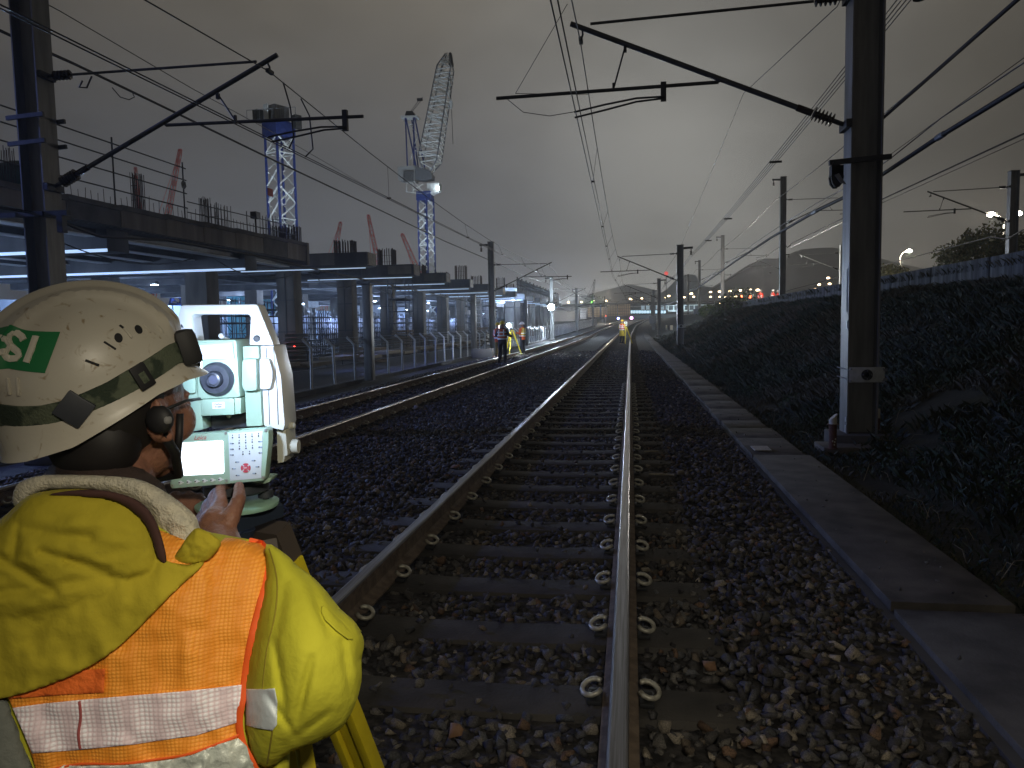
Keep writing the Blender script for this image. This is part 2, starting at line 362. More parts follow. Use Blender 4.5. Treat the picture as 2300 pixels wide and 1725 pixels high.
for a, b in zip(jy, jy[1:]):
    c = mc((a+b)/2); o = slab(c+2.23+random.uniform(-.02, .02), c+2.84+random.uniform(-.02, .02), a, b, zc((a+b)/2)+random.uniform(-.006, .008), ang=-(mc(b)-mc(a))/(b-a))
tr = MB()
for yy in range(0, 96, 4): 
    for s_ in (2.23, 2.84): tr.beam((mc(yy)+s_, yy, zc(yy)-.16), (mc(yy+4)+s_, yy+4, zc(yy+4)-.16), .06, .19)
tag(tr.build('trough', CONCD), 'concrete trough walls under the row of covers', 'cable trough')
WHT = mat('white_mark', (.42, .40, .36), (.28, .27, .24), 30, .8)
q = gz(1700, 1006, .01)
tag(MB().box((0, 0, 0), (.20, .32, .012)).build('marker_plate', WHT, origin=None), 'pale flat plate lying on the long trough cover', 'plate').location = (1.575, 9.62, .012)
for px, py, w_ in ((1557, 782, .5), (1541, 772, .35)): 
    g_ = gz(px, py); o = MB().box((0, 0, 0), (w_*.35, .22, .01)).build('marker_plate', WHT); o.location = (g_.x-.14, g_.y, .012+zc(g_.y)); tag(o, 'small pale plate on the trough covers beyond the large mast, ' + ('nearer one' if w_ > .4 else 'farther one'), 'plate')
# loose things on the ballast
def stone(px, py, r, m, label, z=.02):
    g_ = gz(px, py, z); hv, hf = HU[len(label) % 20]; bm = bmesh.new()
    vs = [bm.verts.new(Vector(v)*r) for v in hv]; [bm.faces.new([vs[i] for i in f]) for f in hf]
    bmesh.ops.subdivide_edges(bm, edges=bm.edges, cuts=2, use_grid_fill=True, smooth=.3); me = bpy.data.meshes.new('stone'); bm.to_mesh(me); bm.free(); me.materials.append(m)
    me.polygons.foreach_set('use_smooth', [True]*len(me.polygons)); o = bpy.data.objects.new('stone', me); S.collection.objects.link(o); o.location = g_+Vector((0, 0, r*.35)); tag(o, label, 'stone')
ST1 = mat('pale_stone', (.42, .38, .3), (.2, .17, .12), 20, .85, 0, .3, 60); ST2 = mat('tan_stone', (.30, .18, .11), (.2, .11, .06), 20, .85, 0, .3, 60)
stone(1530, 1066, .062, ST1, 'pale cream stone on the right ballast shoulder'); stone(1021, 1050, .062, ST2, 'tan stone left of the middle track, the largest one there')
stone(933, 919, .09, ST1, 'pale stone close to the left track, near its right rail'); stone(1020, 1652, .05, ST2, 'brownish stone between two sleepers at the lower middle')
stone(1595, 1500, .045, ST2, 'rusty stone in the ballast right of the right rail'); stone(1145, 833, .08, ST1, 'small pale stone between the two tracks, the farthest')
for px, py, l_, a_, lb in ((1463, 1016, .17, .1, 'short pale splinter of wood by the right rail, farther of two'), (1486, 1068, .26, -.1, 'pale broken board on the ballast next to the cream stone'), (1450, 1283, .05, .4, 'tiny tan chip lying right of the rail')):
    g_ = gz(px, py, 0); o = MB().box((0, 0, 0), (l_, .035, .012)).build('wood_piece', ST1); o.location = g_+Vector((0, 0, .012)); o.rotation_euler.z = a_; tag(o, lb, 'wood piece')
# ================= grass on the slope
n = 110000; gx = 2.05+rng.beta(1.1, 1.5, n)*8.0; gy_ = 3+rng.beta(1, 2.2, n)*75
gx = np.where(gx < 2.12, gx, gx); hgt = rng.uniform(.03, .11, n)*(1+np.minimum(gy_, 40)/22)*np.where(gx < 2.7, .5, 1); wd = .0028*(1+gy_/9); a = rng.uniform(0, 2*pi, n); lean = rng.uniform(-1.1, 1.1, (n, 2))*hgt[:, None]
cell = np.array([noise.noise(Vector((u*1.3, w*.7, 5))) for u, w in zip(gx, gy_)]); cell2 = np.array([noise.noise(Vector((u*.5, w*.3, 9))) for u, w in zip(gx, gy_)]); keep = cell > -.32; 
gz_ = np.array([emb(u+ (mc(w)+.8), w) for u, w in zip(gx, gy_)]); gx2 = gx+np.array([mc(w)+.8 for w in gy_])
A = np.stack([gx2-np.cos(a)*wd, gy_-np.sin(a)*wd, gz_-.02], 1); B = np.stack([gx2+np.cos(a)*wd, gy_+np.sin(a)*wd, gz_-.02], 1); M1 = np.stack([gx2+lean[:, 0]*.4, gy_+lean[:, 1]*.4, gz_+hgt*.65], 1); C_ = np.stack([gx2+lean[:, 0], gy_+lean[:, 1], gz_+hgt], 1)
V = np.stack([A, B, M1, C_], 1)[keep]; nn = len(V); F = np.array([[0, 1, 2], [1, 3, 2]])[None]+(np.arange(nn)*4)[:, None, None]
gp = np.array([(.009, .019, .004), (.014, .027, .006), (.024, .029, .009), (.06, .055, .022), (.006, .011, .0035)]); gc = gp[rng.choice(5, nn, p=[.35, .25, .15, .07, .18])]*rng.uniform(.5, 1.4, (nn, 1)); dry = (cell2[keep] > .12)[:, None]; gc = np.where(dry, gc*.3+np.array([.055, .042, .022])*rng.uniform(.3, 1.3, (nn, 1)), gc)
LEAFM = tint_mat('leaf', .7, 0, 10, .2)
tag(np_mesh('grass', V.reshape(-1, 3), F.reshape(-1, 3), LEAFM, np.repeat(gc, 4, 0)), 'dark rough grass and weeds on the slope', 'grass', kind='stuff')
def leaf_cloud(c, rad, n, size, pal_, seed=0):
    r = np.random.default_rng(seed); p = r.normal(size=(n, 3)); p /= np.linalg.norm(p, axis=1)[:, None]; q = r.uniform(.35, 1, n)**.5
    lump = np.array([1+.45*noise.noise(Vector(u)*2.2+Vector((seed*3.1, 0, 0))) for u in p]); p = p*(q*lump)[:, None]*np.array(rad)+np.array(c)
    u = r.normal(size=(n, 3)); u /= np.linalg.norm(u, axis=1)[:, None]; w = np.cross(u, r.normal(size=(n, 3))); w /= np.linalg.norm(w, axis=1)[:, None]; s_ = size*r.uniform(.6, 1.4, (n, 1))
    V = np.stack([p-u*s_, p+w*s_*.5, p+u*s_, p-w*s_*.5], 1).reshape(-1, 3); F = np.arange(n*4).reshape(n, 4); pc = np.array(pal_)[r.integers(0, len(pal_), n)]*r.uniform(.7, 1.3, (n, 1))
    return V, F, np.repeat(pc, 4, 0)
GP = [(.03, .05, .012), (.05, .08, .02), (.02, .03, .01), (.07, .09, .03)]
TRUNK = mat('bark', (.05, .04, .03), (.09, .07, .05), 10, .9)
def bush(c, rad, n, size, label, seed, name='bush', cat='bush', group=None, pal_=GP):
    b = empty(name, label, cat, group, (c[0], c[1], c[2]-rad[2]))
    np_mesh('foliage', *leaf_cloud((0, 0, rad[2]), rad, n, size, pal_, seed)[:2], LEAFM, leaf_cloud((0, 0, rad[2]), rad, n, size, pal_, seed)[2], parent=b)
    m = MB()
    for k in range(5):
        a_ = k*1.3; m.tube([(0, 0, -.1), (rad[0]*.2*cos(a_), rad[1]*.2*sin(a_), rad[2]*.7), (rad[0]*.5*cos(a_), rad[1]*.5*sin(a_), rad[2]*1.3)], [.05*rad[2], .03*rad[2], .01*rad[2]], 5)
    m.build('stems', TRUNK, b); return b
m = MB()
for i in range(700):
    y_ = 3.5+random.random()**1.6*32; x_ = random.uniform(2.2, 8.2)+mc(y_)+.8; z_ = emb(x_, y_); a_ = random.uniform(0, 6.3); l_ = random.uniform(.1, .32)
    m.tube([(x_, y_, z_), (x_+cos(a_)*l_*.3, y_+sin(a_)*l_*.3, z_+l_*.5), (x_+cos(a_)*l_*.9, y_+sin(a_)*l_*.9, z_+l_*.55)], [.0035, .0028, .0015], 3)
tag(m.build('dead_stems', mat('dead_stem', (.20, .17, .10), (.12, .09, .05), 9, .9)), 'dead pale stems and straw lying in the grass', 'dead stems', kind='stuff')
# individual clumps of weeds on the slope
for i, (px, py, Y, r_) in enumerate([(1658, 676, 72, 1.5), (1640, 694, 64, 1.0), (1650, 690, 72, .9), (1592, 700, 80, .9), (1620, 706, 70, .8)]):
    c = gY(px, py, Y); bush((c.x, c.y, max(c.z, emb(c.x, c.y)+r_*.3)), (r_*1.3, r_*1.2, r_*.8), 900, .11, ['bright green shrub on the crest of the slope left of the men in orange', 'low shrub at the feet of the men in orange', 'small shrub left of the bright green one on the crest', 'leftmost shrub on the crest below the thin mast', 'low yellowish shrub just under the crest'][i], i+1, group='shrubs along the slope crest')
wn = 0
for i in range(34):
    yy = 4.6+i*.62+random.uniform(-.2, .2); xx = random.uniform(2.45, 4.5+i*.12)
    if abs(yy-10.2) < .7 and xx < 3.6: continue
    r_ = random.uniform(.14, .3); bush((xx, yy, emb(xx, yy)+r_*.45), (r_, r_, r_*.6), 170, .022, 'low leafy weed clump growing in the dark grass of the slope', 40+i, 'weed_clump', 'weed', 'weed clumps on the slope', [(.013, .030, .007), (.02, .048, .012), (.009, .02, .005)])
# ================= parapet blocks on top of the slope
BLK = mat('parapet', (.03, .033, .038), (.15, .16, .175), 2.2, .85, 0, .2, 20, stretch=(1, 3, .3))
yy = 13.5; i = 0
gaps = {}
while yy < 118:
    ln = 1.75+random.uniform(-.15, .25); g_ = random.choice((.03, .04, .06, .5)) if yy < 30 else .05
    x_ = mc(yy)+9.85; z0 = emb(x_-.4, yy)-.25; tp = 3.06+(0 if yy < 70 else (yy-70)*.006); k = random.uniform(.0, .12) if g_ > .3 else .0
    m = MB(); m.loft([[Vector((sx*.14, y_, z_)) for sx, y_ in ((-1, -ln/2+kk), (1, -ln/2+kk), (1, ln/2-kk), (-1, ln/2-kk))] for z_, kk in ((0, k), (tp-z0, 0))])
    o = m.build('parapet_block', BLK, bevel=.02); o.location = (x_, yy+ln/2, z0); o.rotation_euler = (random.uniform(-.01, .01), random.uniform(-.02, .02), 0)
    tag(o, 'stained grey concrete block in the long parapet on top of the slope', 'concrete block', 'parapet blocks along the slope top'); yy += ln+g_; i += 1
# ================= masts, cantilevers
def insul(m, a, b, r=.055, n=6):
    a = Vector(a); b = Vector(b); prof = []; ln = (b-a).length
    for i in range(n):
        t = ln*(i+.1)/n; prof += [(t, r*.45), (t+ln*.25/n, r), (t+ln*.45/n, r), (t+ln*.7/n, r*.45)]
    return m.lathe(a, b-a, prof, 12)
def mast(X, Y, z0, top, label, group, side, far=False):
    """H-section mast; side = +1 when the feeder bracket points to +X"""
    t = empty('catenary_mast', label, 'railway mast', group, (X, Y, z0)); hgt = top-z0
    m = MB(); m.box((-.175, 0, hgt/2), (.022, .34, hgt)).box((.175, 0, hgt/2), (.022, .34, hgt)).box((0, .0, hgt/2), (.328, .014, hgt))
    m.build('column', STEEL, t)
    m = MB().box((0, 0, hgt+.012), (.40, .38, .02)); m.build('cap_plate', STEELD, t)
    b = MB(); zb = hgt-.17; b.beam((side*.187, 0, zb), (side*.72, 0, zb+.02), .09, .12); b.beam((side*.62, 0, zb-.05), (side*.62, 0, zb-.16), .05, .05)
    b.build('feeder_bracket', STEELD, t)
    insul(MB(), (side*.62, 0, zb-.16), (side*.62, 0, zb-.42), .075, 4).build('insulator', PORC, t, smooth='auto')
    if not far: 
        f = MB().box((0, 0, .03), (.7, .6, .22)); f.build('foundation', CONCD, t, bevel=.02)
    return t
def cantilever(name_pts, mx, Y):
    pass
def cant_parts(t, q, mx):
    """q: dict of (x, z) relative to the mast centre; built in the plane y = 0 of the mast"""
    v = lambda k: Vector((q[k][0], 0, q[k][1])); s = 1 if q['tip'][0] > 0 else -1
    face = s*.19
    a = v('tie_end'); b = Vector((face, 0, q['tie_z'])); d = (a-b).normalized()
    MB().tube([b+d*.42, a], .019, 8).build('tie_tube', GALVD, t, smooth='auto')
    m = MB(); insul(m, b+d*.14, b+d*.42, .07, 5); m.build('tie_insulator', PORC, t, smooth='auto')
    MB().tube([b, b+d*.15], .025, 6).box(b+Vector((s*.02, 0, 0)), (.06, .3, .09)).build('clamp', STEELD, t)
    a = v('tip'); b = Vector((face, 0, q['tube_z'])); d = (a-b).normalized()
    MB().tube([b+d*.5, a], .034, 10).build('bracket_tube', GALVD, t, smooth='auto')
    m = MB(); insul(m, b+d*.18, b+d*.46, .085, 6); m.tube([b+d*.46, b+d*.66], .045, 8); m.build('bracket_insulator', PORC, t, smooth='auto')
    MB().tube([b, b+d*.2], .03, 6).box(b+Vector((s*.02, 0, 0)), (.07, .34, .1)).build('clamp', STEELD, t)
    r1, r2 = v('reg_in'), v('reg_out'); m = MB().tube([r1, r2], .024, 8)
    k = v('reg_on_tube'); m.tube([r1, r1+(k-r1)*.9], .02, 6); m.build('registration_arm', GALVD, t, smooth='auto')
    m = MB().tube([v('strut_top')+Vector((0, 0, -.03)), v('strut_bot')], .012, 6); m.box(v('strut_bot')+Vector((0, 0, .03)), (.03, .04, .09)); m.box(v('strut_top')+Vector((0, 0, -.06)), (.04, .05, .08)); m.build('strut', STEELD, t)
    c1, c2 = v('steady_clamp'), v('steady_end'); c0 = Vector((c1.x, 0, q['reg_in'][1])); m = MB().box((c0+c1)/2, (.07, .06, abs(c0.z-c1.z)+.09))
    for dy, dz in ((-.04, 0), (.04, -.05)):
        e = c2+Vector((0, dy, dz)); m.tube([c1+Vector((0, dy, 0)), c1.lerp(e, .3)+Vector((0, dy, .035)), c1.lerp(e, .65)+Vector((0, dy, .02)), e], .013, 6)
    m.build('steady_arm', STEELD, t, smooth='auto')
    w = v('mess'); g = Vector((w.x, 0, w.z)); up = v('hang'); MB().tube([up, (up+g)/2+Vector((.015, 0, 0)), g], .014, 6).box(g, (.05, .16, .05)).build('messenger_clamp', STEELD, t)
GALVD = mat('galvanised_dark', (.05, .052, .052), (.085, .088, .085), 8, .5, .4)
def rel(px, py, Y, X): p = gY(px, py, Y); return (p.x-X, p.z)
za = lambda x, y: (1230+x*720/2212, y*540/1659)
RQ = dict(tip=rel(*za(165, 160), 10.24, 2.89), tie_end=rel(*za(300, 160), 10.24, 2.89), tie_z=5.55, tube_z=4.0, reg_in=rel(*za(1185, 562), 10.24, 2.89), reg_out=(-1.75-2.89, 4.62), reg_on_tube=rel(*za(1200, 520), 10.24, 2.89),
          strut_top=rel(*za(540, 300), 10.24, 2.89), strut_bot=rel(*za(460, 610), 10.24, 2.89), steady_clamp=rel(*za(805, 668), 10.24, 2.89), steady_end=rel(*za(190, 775), 10.24, 2.89), mess=rel(*za(235, 275), 10.24, 2.89), hang=rel(*za(245, 195), 10.24, 2.89))
YL, XL = 10.2, -8.63
LQ = dict(tip=rel(622, 122, YL, XL), tie_end=rel(575, 137, YL, XL), tie_z=rel(160, 166, YL, XL)[1], tube_z=rel(150, 420, YL, XL)[1]-.0, reg_in=rel(372, 280, YL, XL), reg_out=rel(815, 260, YL, XL), reg_on_tube=rel(366, 270, YL, XL),
          strut_top=rel(488, 205, YL, XL), strut_bot=rel(528, 270, YL, XL), steady_clamp=rel(775, 285, YL, XL), steady_end=rel(605, 308, YL, XL), mess=rel(605, 160, YL, XL), hang=rel(600, 140, YL, XL))
ORD = ['nearest', 'second', 'third', 'fourth', 'fifth', 'sixth']
right_y = [10.24, 45.6, 81, 116, 151, 186]; left_y = [10.2, 47, 84.5, 122, 160, 198]
LZ = -.28
for i, y in enumerate(right_y):
    X = mc(y)+3.69; z = zc(y)
    t = mast(X, y, z, z+(6.02), ['tall mast close on the right with a grey plate low on it', 'mast with a small pale plate below the slope, next beyond the large right mast', 'third mast of the right row, with two pale boxes at its foot'][i] if i < 3 else 'distant dark mast of the right row below the slope, %s from the camera' % ORD[i], 'masts along the right of the middle track', 1, far=i > 2)
    cant_parts(t, {k: (v if isinstance(v, float) else (v[0], v[1])) for k, v in RQ.items()}, X)
    if i == 0: MASTR = t
    if i == 1: MASTR2 = t
for i, y in enumerate(left_y):
    X = lc(y)-3.5; z = zc(y)+LZ
    t = mast(X, y, z, 6.75+zc(y), ['large dark mast at the left edge whose bracket reaches over the left track', 'dark mast standing by the three workers on the left', 'mast on the left with the bright floodlight in front of it'][i] if i < 3 else 'distant mast of the left row beyond the floodlight, %s from the camera' % ORD[i], 'masts along the left track', -1, far=i > 2)
    dz = -LZ; cant_parts(t, {k: (v+dz if isinstance(v, float) else (v[0], v[1]+dz)) for k, v in LQ.items()}, X)
    if i == 0: MASTL = t
UZ = 4.25
for i, y in enumerate([54, 89, 124, 160]):
    X = mc(y)+11.0; t = mast(X, y, 2.7, 11.1, 'dark mast standing on top of the slope behind the parapet, %s of its row' % ORD[i], 'masts on the raised tracks', -1, far=True)
    dz = UZ-2.7; cant_parts(t, {k: (v+dz if isinstance(v, float) else (v[0], v[1]+dz)) for k, v in LQ.items()}, X)
LIT = mat('mast_lamplit', (.45, .47, .46), (.6, .62, .6), 5, .5, .2)  # lamplight on this one mast put into a paler steel colour
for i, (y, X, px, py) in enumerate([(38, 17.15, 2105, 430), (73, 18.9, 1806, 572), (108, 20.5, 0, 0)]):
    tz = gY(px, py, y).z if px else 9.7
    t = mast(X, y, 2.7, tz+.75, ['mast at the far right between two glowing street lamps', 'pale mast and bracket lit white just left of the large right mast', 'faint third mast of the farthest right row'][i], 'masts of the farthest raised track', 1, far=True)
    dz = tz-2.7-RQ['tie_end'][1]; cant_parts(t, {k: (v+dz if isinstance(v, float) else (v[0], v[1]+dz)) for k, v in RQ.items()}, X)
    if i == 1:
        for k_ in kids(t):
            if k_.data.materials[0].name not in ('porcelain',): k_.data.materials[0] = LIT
# plate, clamp and bracket on the big mast
def bolt(m, p, r=.012): return m.tube([Vector(p), Vector(p)+Vector((0, -.018, 0))], r, 6)
def mast_plate(t, z, w=.42, h=.19, y=-.2):
    m = MB().box((.035, y, z), (w, .008, h)); p = m.build('plate', mat('plate_zinc', (.4, .42, .42), (.5, .52, .52), 20, .55, .2), t, bevel=.003)
    r = MB(); r.lathe((.035, y-.004, z), (0, -1, 0), [(0, .068), (.012, .068), (.012, .03), (0, .03)], 24); r.build('plate_ring', STEELD, p)
    b = MB()
    for dx, dz in ((-.19, .075), (.19, .075), (-.19, -.075), (.19, -.075)): bolt(b, (.035+dx, y-.004, z+dz), .009)
    for a in range(4): bolt(b, (.035+.05*cos(a*pi/2), y-.012, z+.05*sin(a*pi/2)), .007)
    b.build('bolts', GALV, p)
    m = MB()
    for dz in (-.06, .06): m.tube([(-.175, y, z+dz), (-.22, .19, z+dz+.02)], .008, 6).tube([(.24, y, z+dz), (.22, .19, z+dz)], .008, 6).box((.25, y-.002, z+dz), (.045, .02, .03))
    m.build('clamp_rods', GALV, t)
mast_plate(MASTR, .89); mast_plate(MASTR2, 1.32)
m = MB().beam((-.45, -.2, 3.52), (.27, -.2, 3.56), .06, .06).beam((-.42, -.2, 3.5), (-.3, -.2, 3.44), .1, .05); m.build('cross_bracket', STEELD, MASTR)
m = MB(); 
for dy in (-.05, .06): m.loft([[Vector((-.36+.075*cos(a)*s_, -.2+dy, 3.34+.13*sin(a)*s_)) for a in [2*pi*j/10 for j in range(10)]] for s_ in (1,)]+[[Vector((-.36+.075*cos(a), -.17+dy, 3.34+.13*sin(a))) for a in [2*pi*j/10 for j in range(10)]]])
m.box((-.36, -.19, 3.42), (.14, .12, .12)); m.build('cable_clamp', RUBBER, MASTR)
MB().prism([(-.4, -.27, 3.36), (-.33, -.27, 3.26), (-.26, -.27, 3.24), (-.31, -.27, 3.31), (-.35, -.27, 3.38)], (0, .012, 0)).build('clamp_jaw', GALV, MASTR)
MB().box((-.187, -.1, 1.95), (.005, .06, .55)).build('tag_strip', mat('tag', (.16, .16, .155)), MASTR)
for z_, h_ in ((1.52, .1), (.32, .06), (.2, .09)): MB().box((-.19, -.13, z_), (.012, .03, h_)).build('label_tag', mat('tag_white', (.6, .62, .62), rough=.4), MASTR)
m = MB()
for s_ in (-1, 1): m.beam((s_*.22, -.3, 3.46-LZ-.13), (s_*.22, .3, 3.46-LZ-.13), .05, .06)
m.beam((-.5, -.24, 3.33-LZ), (.62, -.24, 3.33-LZ), .08, .07).beam((.5, -.24, 3.3-LZ), (.5, -.24, 3.05-LZ), .09, .1); m.build('cross_bracket', STEELD, MASTL)
for z_ in (4.35, 4.72):
    for y_ in (-.22, .2): MB().beam((-.3, y_, z_-LZ), (.3, y_, z_-LZ+.03), .04, .06).build('clamp_band', GALVD, MASTL)
# brown post with white cap, pad, white-capped marker at the mast foot
PVC = mat('pvc_white', (.55, .53, .45), (.45, .42, .34), 20, .5); RUST = mat('rusty_post', (.1, .035, .018), (.06, .022, .012), 14, .8, 0, .3, 60)
b0 = gz(1870, 1008, .03); t = empty('marker_post', 'rust-brown marker post with slanted white cap at the foot of the large right mast', 'marker post', loc=b0)
MB().lathe((0, 0, 0), (0, 0, 1), [(0, .062), (.01, .062), (.012, .046), (.29, .046), (.292, .068), (.3, .068), (.301, .04)], 20).build('post', RUST, t, smooth='auto')
MB().loft([[Vector((.046*cos(a), .046*sin(a), .302+(z_ if z_ == 0 else z_+.04*cos(a)))) for a in [2*pi*j/20 for j in range(20)]] for z_ in (0, .085)]).build('cap', PVC, t, smooth='auto')
m = MB()
for dx, dz in ((.012, .09), (-.012, .1), (.02, .125), (.008, .055)): m.box((dx, -.047, dz), (.013, .004, .02))
m.build('paint_marks', PVC, t)
t = empty('marker_post', 'white-topped brown stub post hidden behind the right edge of the large mast', 'marker post', loc=(3.14, 10.35, 0))
MB().lathe((0, 0, 0), (0, 0, 1), [(0, .035), (.3, .035)], 14).build('post', RUST, t); MB().lathe((0, 0, .3), (0, 0, 1), [(0, .036), (.11, .036), (.12, .03)], 14).build('cap', PVC, t, smooth='auto')
tag(MB().box((2.62, 9.85, -.02), (.62, .5, .1)).build('concrete_pad', CONC, bevel=.012), 'low concrete pad under the brown marker post', 'concrete pad')
# ================= wires
def wire(pts, r, label, name='overhead_wire', m=WIRE, cat='overhead wire', group='wires over and beside the tracks', n=6):
    o = MB().tube(pts, r, n).build(name, m, smooth=True); return tag(o, label, cat, group)
def sagline(pts, sag, k=9):
    out = []
    for a, b in zip(pts, pts[1:]):
        a = Vector(a); b = Vector(b)
        for i in range(k): t = i/k; out.append(a.lerp(b, t)-Vector((0, 0, sag*4*t*(1-t)*((b-a).length/36)**2)))
    return out+[Vector(pts[-1])]
def ots(c, sup, zcw, zms, side, lab, x0):
    st = [(.14 if i % 2 == 0 else .3) for i in range(len(sup))]
    P0 = [(x0(y)+(0 if i % 2 == 0 else .35*side), y, zcw+zc(y)) for i, y in enumerate(sup)]
    pre = Vector(P0[0]).lerp(Vector(P0[1]), -30/(sup[1]-sup[0])*.96)
    for d in (-.03, .03): wire([pre+Vector((d, 0, 0))]+[Vector(p)+Vector((d, 0, 0)) for p in P0], .0075, 'one of the twin contact wires over ' + lab + (', left one' if d < 0 else ', right one'))
    Q0 = [(x0(y)+.04, y, zms+zc(y)) for y in sup]; Q = sagline([(Q0[0][0], sup[0]-36, zms)]+Q0, .55)
    wire(Q, .0085, 'messenger wire sagging above the contact wires over '+lab)
    def at(line, y):
        for a, b in zip(line, line[1:]):
            a = Vector(a); b = Vector(b)
            if a.y <= y <= b.y: return a.lerp(b, (y-a.y)/(b.y-a.y))
        return Vector(line[-1])
    line = [pre]+P0; k = 0
    for i in range(len(sup)-1):
        for t in (.14, .34, .5, .66, .86):
            y = sup[i]+(sup[i+1]-sup[i])*t; a = at(Q, y); b = at(line, y); o = MB().tube([a, b], .004, 4).box(b+Vector((0, 0, .01)), (.08, .03, .035)).build('dropper', WIRE)
            tag(o, 'thin vertical dropper wire hanging from the messenger wire over '+lab, 'dropper wire', 'dropper wires')
ots(mc, right_y, 4.36, 5.27, -1, 'the middle track', lambda y: mc(y)+.14)
CL = LQ['steady_end']; ots(lc, left_y, CL[1]-.03, LQ['mess'][1], 1, 'the left track', lambda y: lc(y)-3.5+CL[0])
# jumper wires of the right bracket
a = Vector((-.93, 7.2, 5.36)); r_ = Vector((2.89+RQ['reg_out'][0]+.25, 10.24, 4.66))
wire([Vector((2.89+RQ['mess'][0]-.1, 9.2, 5.33)), r_], .004, 'thin bridle wire slanting down to the left tip of the right bracket'); wire([r_, Vector((2.89+RQ['mess'][0]+.02, 11.5, 4.95))], .004, 'thin bridle wire rising from the left tip of the right bracket')
wire([r_+Vector((-.12, 0, -.06)), r_+Vector((.1, 0, -.25)), r_+Vector((.45, 0, -.32)), Vector((2.89+RQ['steady_end'][0]+.05, 10.24, 4.38))], .005, 'slack loop of wire under the left tip of the right bracket')
# four-wire feeder on the right
for j in range(4):
    d = Vector(((j-1.5)*.075, 0, (j-1.5)*.02)); sup = [(mc(y)+3.69+.62, y, zc(y)+5.40) for y in right_y]
    wire([Vector(p)+d for p in sagline([(3.6, -12, 5.95), (3.45, 10.24, 5.62)]+[(p[0]-.0, p[1], p[2]) for p in sup[1:]], .16)], .008, 'one of the four parallel feeder wires on the right masts', m=WIRE)
for y in (19.7, 29.4, 37): tag(MB().box((3.47+(.0055*(y-10)), y, 5.62-.22*(y-10.24)/35.4-.155*4*(y-10.24)/35.4*(45.6-y)/35.4), (.29, .035, .05)).build('spacer', STEELD), 'small dark spacer gripping the four feeder wires, '+{19.7: 'nearest', 29.4: 'middle', 37: 'farthest'}[y]+' of three', 'wire spacer', 'feeder wire spacers')
wire([gX(1950, -120, 2.9), gX(1880, 15, 2.9), gX(1670, 210, 2.9).lerp(gY(1528, 556, 45.6), .0), gY(1528, 556, 45.6)], .008, 'thin earth wire running from the top of the picture to the second right mast')
wire([gY(1527, 560, 45.6), (3.0, 81, 6.0), (3.4, 116, 6.3)], .008, 'thin earth wire between the tops of the farther right masts')
# thick bundled cable on the right, clamped on the masts
TH = [gX(2420, 110, 3.2), gX(2300, 190, 3.2), gX(2080, 325, 3.18), gX(1975, 395, 3.16), gX(1900, 443, 3.15), gX(1820, 482, 3.12), gX(1730, 535, 3.1), gX(1650, 588, 3.1), gX(1560, 652, 3.1)]
TH += [Vector((mc(60)+3.95, 60, 2.98)), Vector((mc(81)+3.95, 81, 3.15)), Vector((mc(98)+3.95, 98, 3.1)), Vector((mc(116)+3.95, 116, 3.4)), Vector((mc(151)+3.9, 151, 4.0)), Vector((mc(186)+3.9, 186, 4.6))]
TH = [p+Vector((0, -.38 if i < 6 else 0, 0)) for i, p in enumerate(TH)]
wire(TH, .026, 'thick black bundled cable crossing in front of the large right mast', 'bundled_cable', RUBBER, 'cable', n=8)
for k in (2, 5): p = TH[k]; tag(MB().tube([p.lerp(TH[k-1], .05), p.lerp(TH[k+1], .05)], .034, 8).build('cable_clip', GALV), 'metal clip round the thick bundled cable, '+('upper right one' if k == 2 else 'lower one past the mast'), 'cable clip')
wire([p+Vector((.0, 0, .13+(.05 if i < 3 else 0))) for i, p in enumerate(TH)], .007, 'thin pale wire running just above the thick bundled cable', m=WIREL)
e = gX(2290, -5, 3.25); wire([Vector((3.09, 10.2, 4.05)), e, e+(e-Vector((3.09, 10.2, 4.05)))*.8], .02, 'brown cable rising from the large right mast to the top right corner', 'stay_cable', mat('brown_cable', (.035, .025, .018)), 'cable')
# lines along the raised tracks
wire(sagline([gX(2230, 20, 9.75)+Vector((0, -12, 0)), gX(1900, 325, 9.75), gX(1741, 450, 9.75), Vector((9.75, 89, 9.4)), Vector((10.2, 124, 9.6)), Vector((11, 160, 9.8))], .3, 5), .022, 'sagging feeder wire on the masts above the slope')
wire([gX(2420, 245, 10.5), gX(2300, 300, 10.5), gX(1965, 455, 10.5), gX(1776, 548, 10.5)], .026, 'dark cable sloping down behind the large mast to the slope mast, upper one', 'stay_cable', RUBBER, 'cable')
wire([gX(2420, 258, 10.9), gX(2300, 312, 10.9), gX(1965, 463, 10.9), gX(1776, 556, 10.9)], .014, 'dark cable sloping down behind the large mast, lower one close under its neighbour', 'stay_cable', WIREL, 'cable')
wire([gX(1776, 550, 10.5), gX(1769, 556, 10.5), gX(1762, 548, 10.5), gX(1720, 575, 10.5)]+[gX(1640, 626, 10.6), gX(1560, 676, 10.9)], .022, 'dark cable going on down beyond the mast on the slope', 'stay_cable', RUBBER, 'cable')
wire([gY(2420, 490, 24), gY(2300, 515, 30), gY(2262, 537, 36), gY(2225, 532, 40), gY(2060, 575, 55), gY(1970, 600, 65), gY(1780, 650, 90), gY(1690, 676, 120)], .03, 'low black cable looping along the far right masts above the parapet', 'stay_cable', RUBBER, 'cable')
for i, (p1, p2) in enumerate([((2300, 46), (2215, 115)), ((2115, 195), (2035, 255)), ((2300, 130), (1705, 560))]): 
    if i == 2: wire([gY(*p1, 20), gY(*p2, 120)], .01, 'faint distant wire of the farthest raised track')
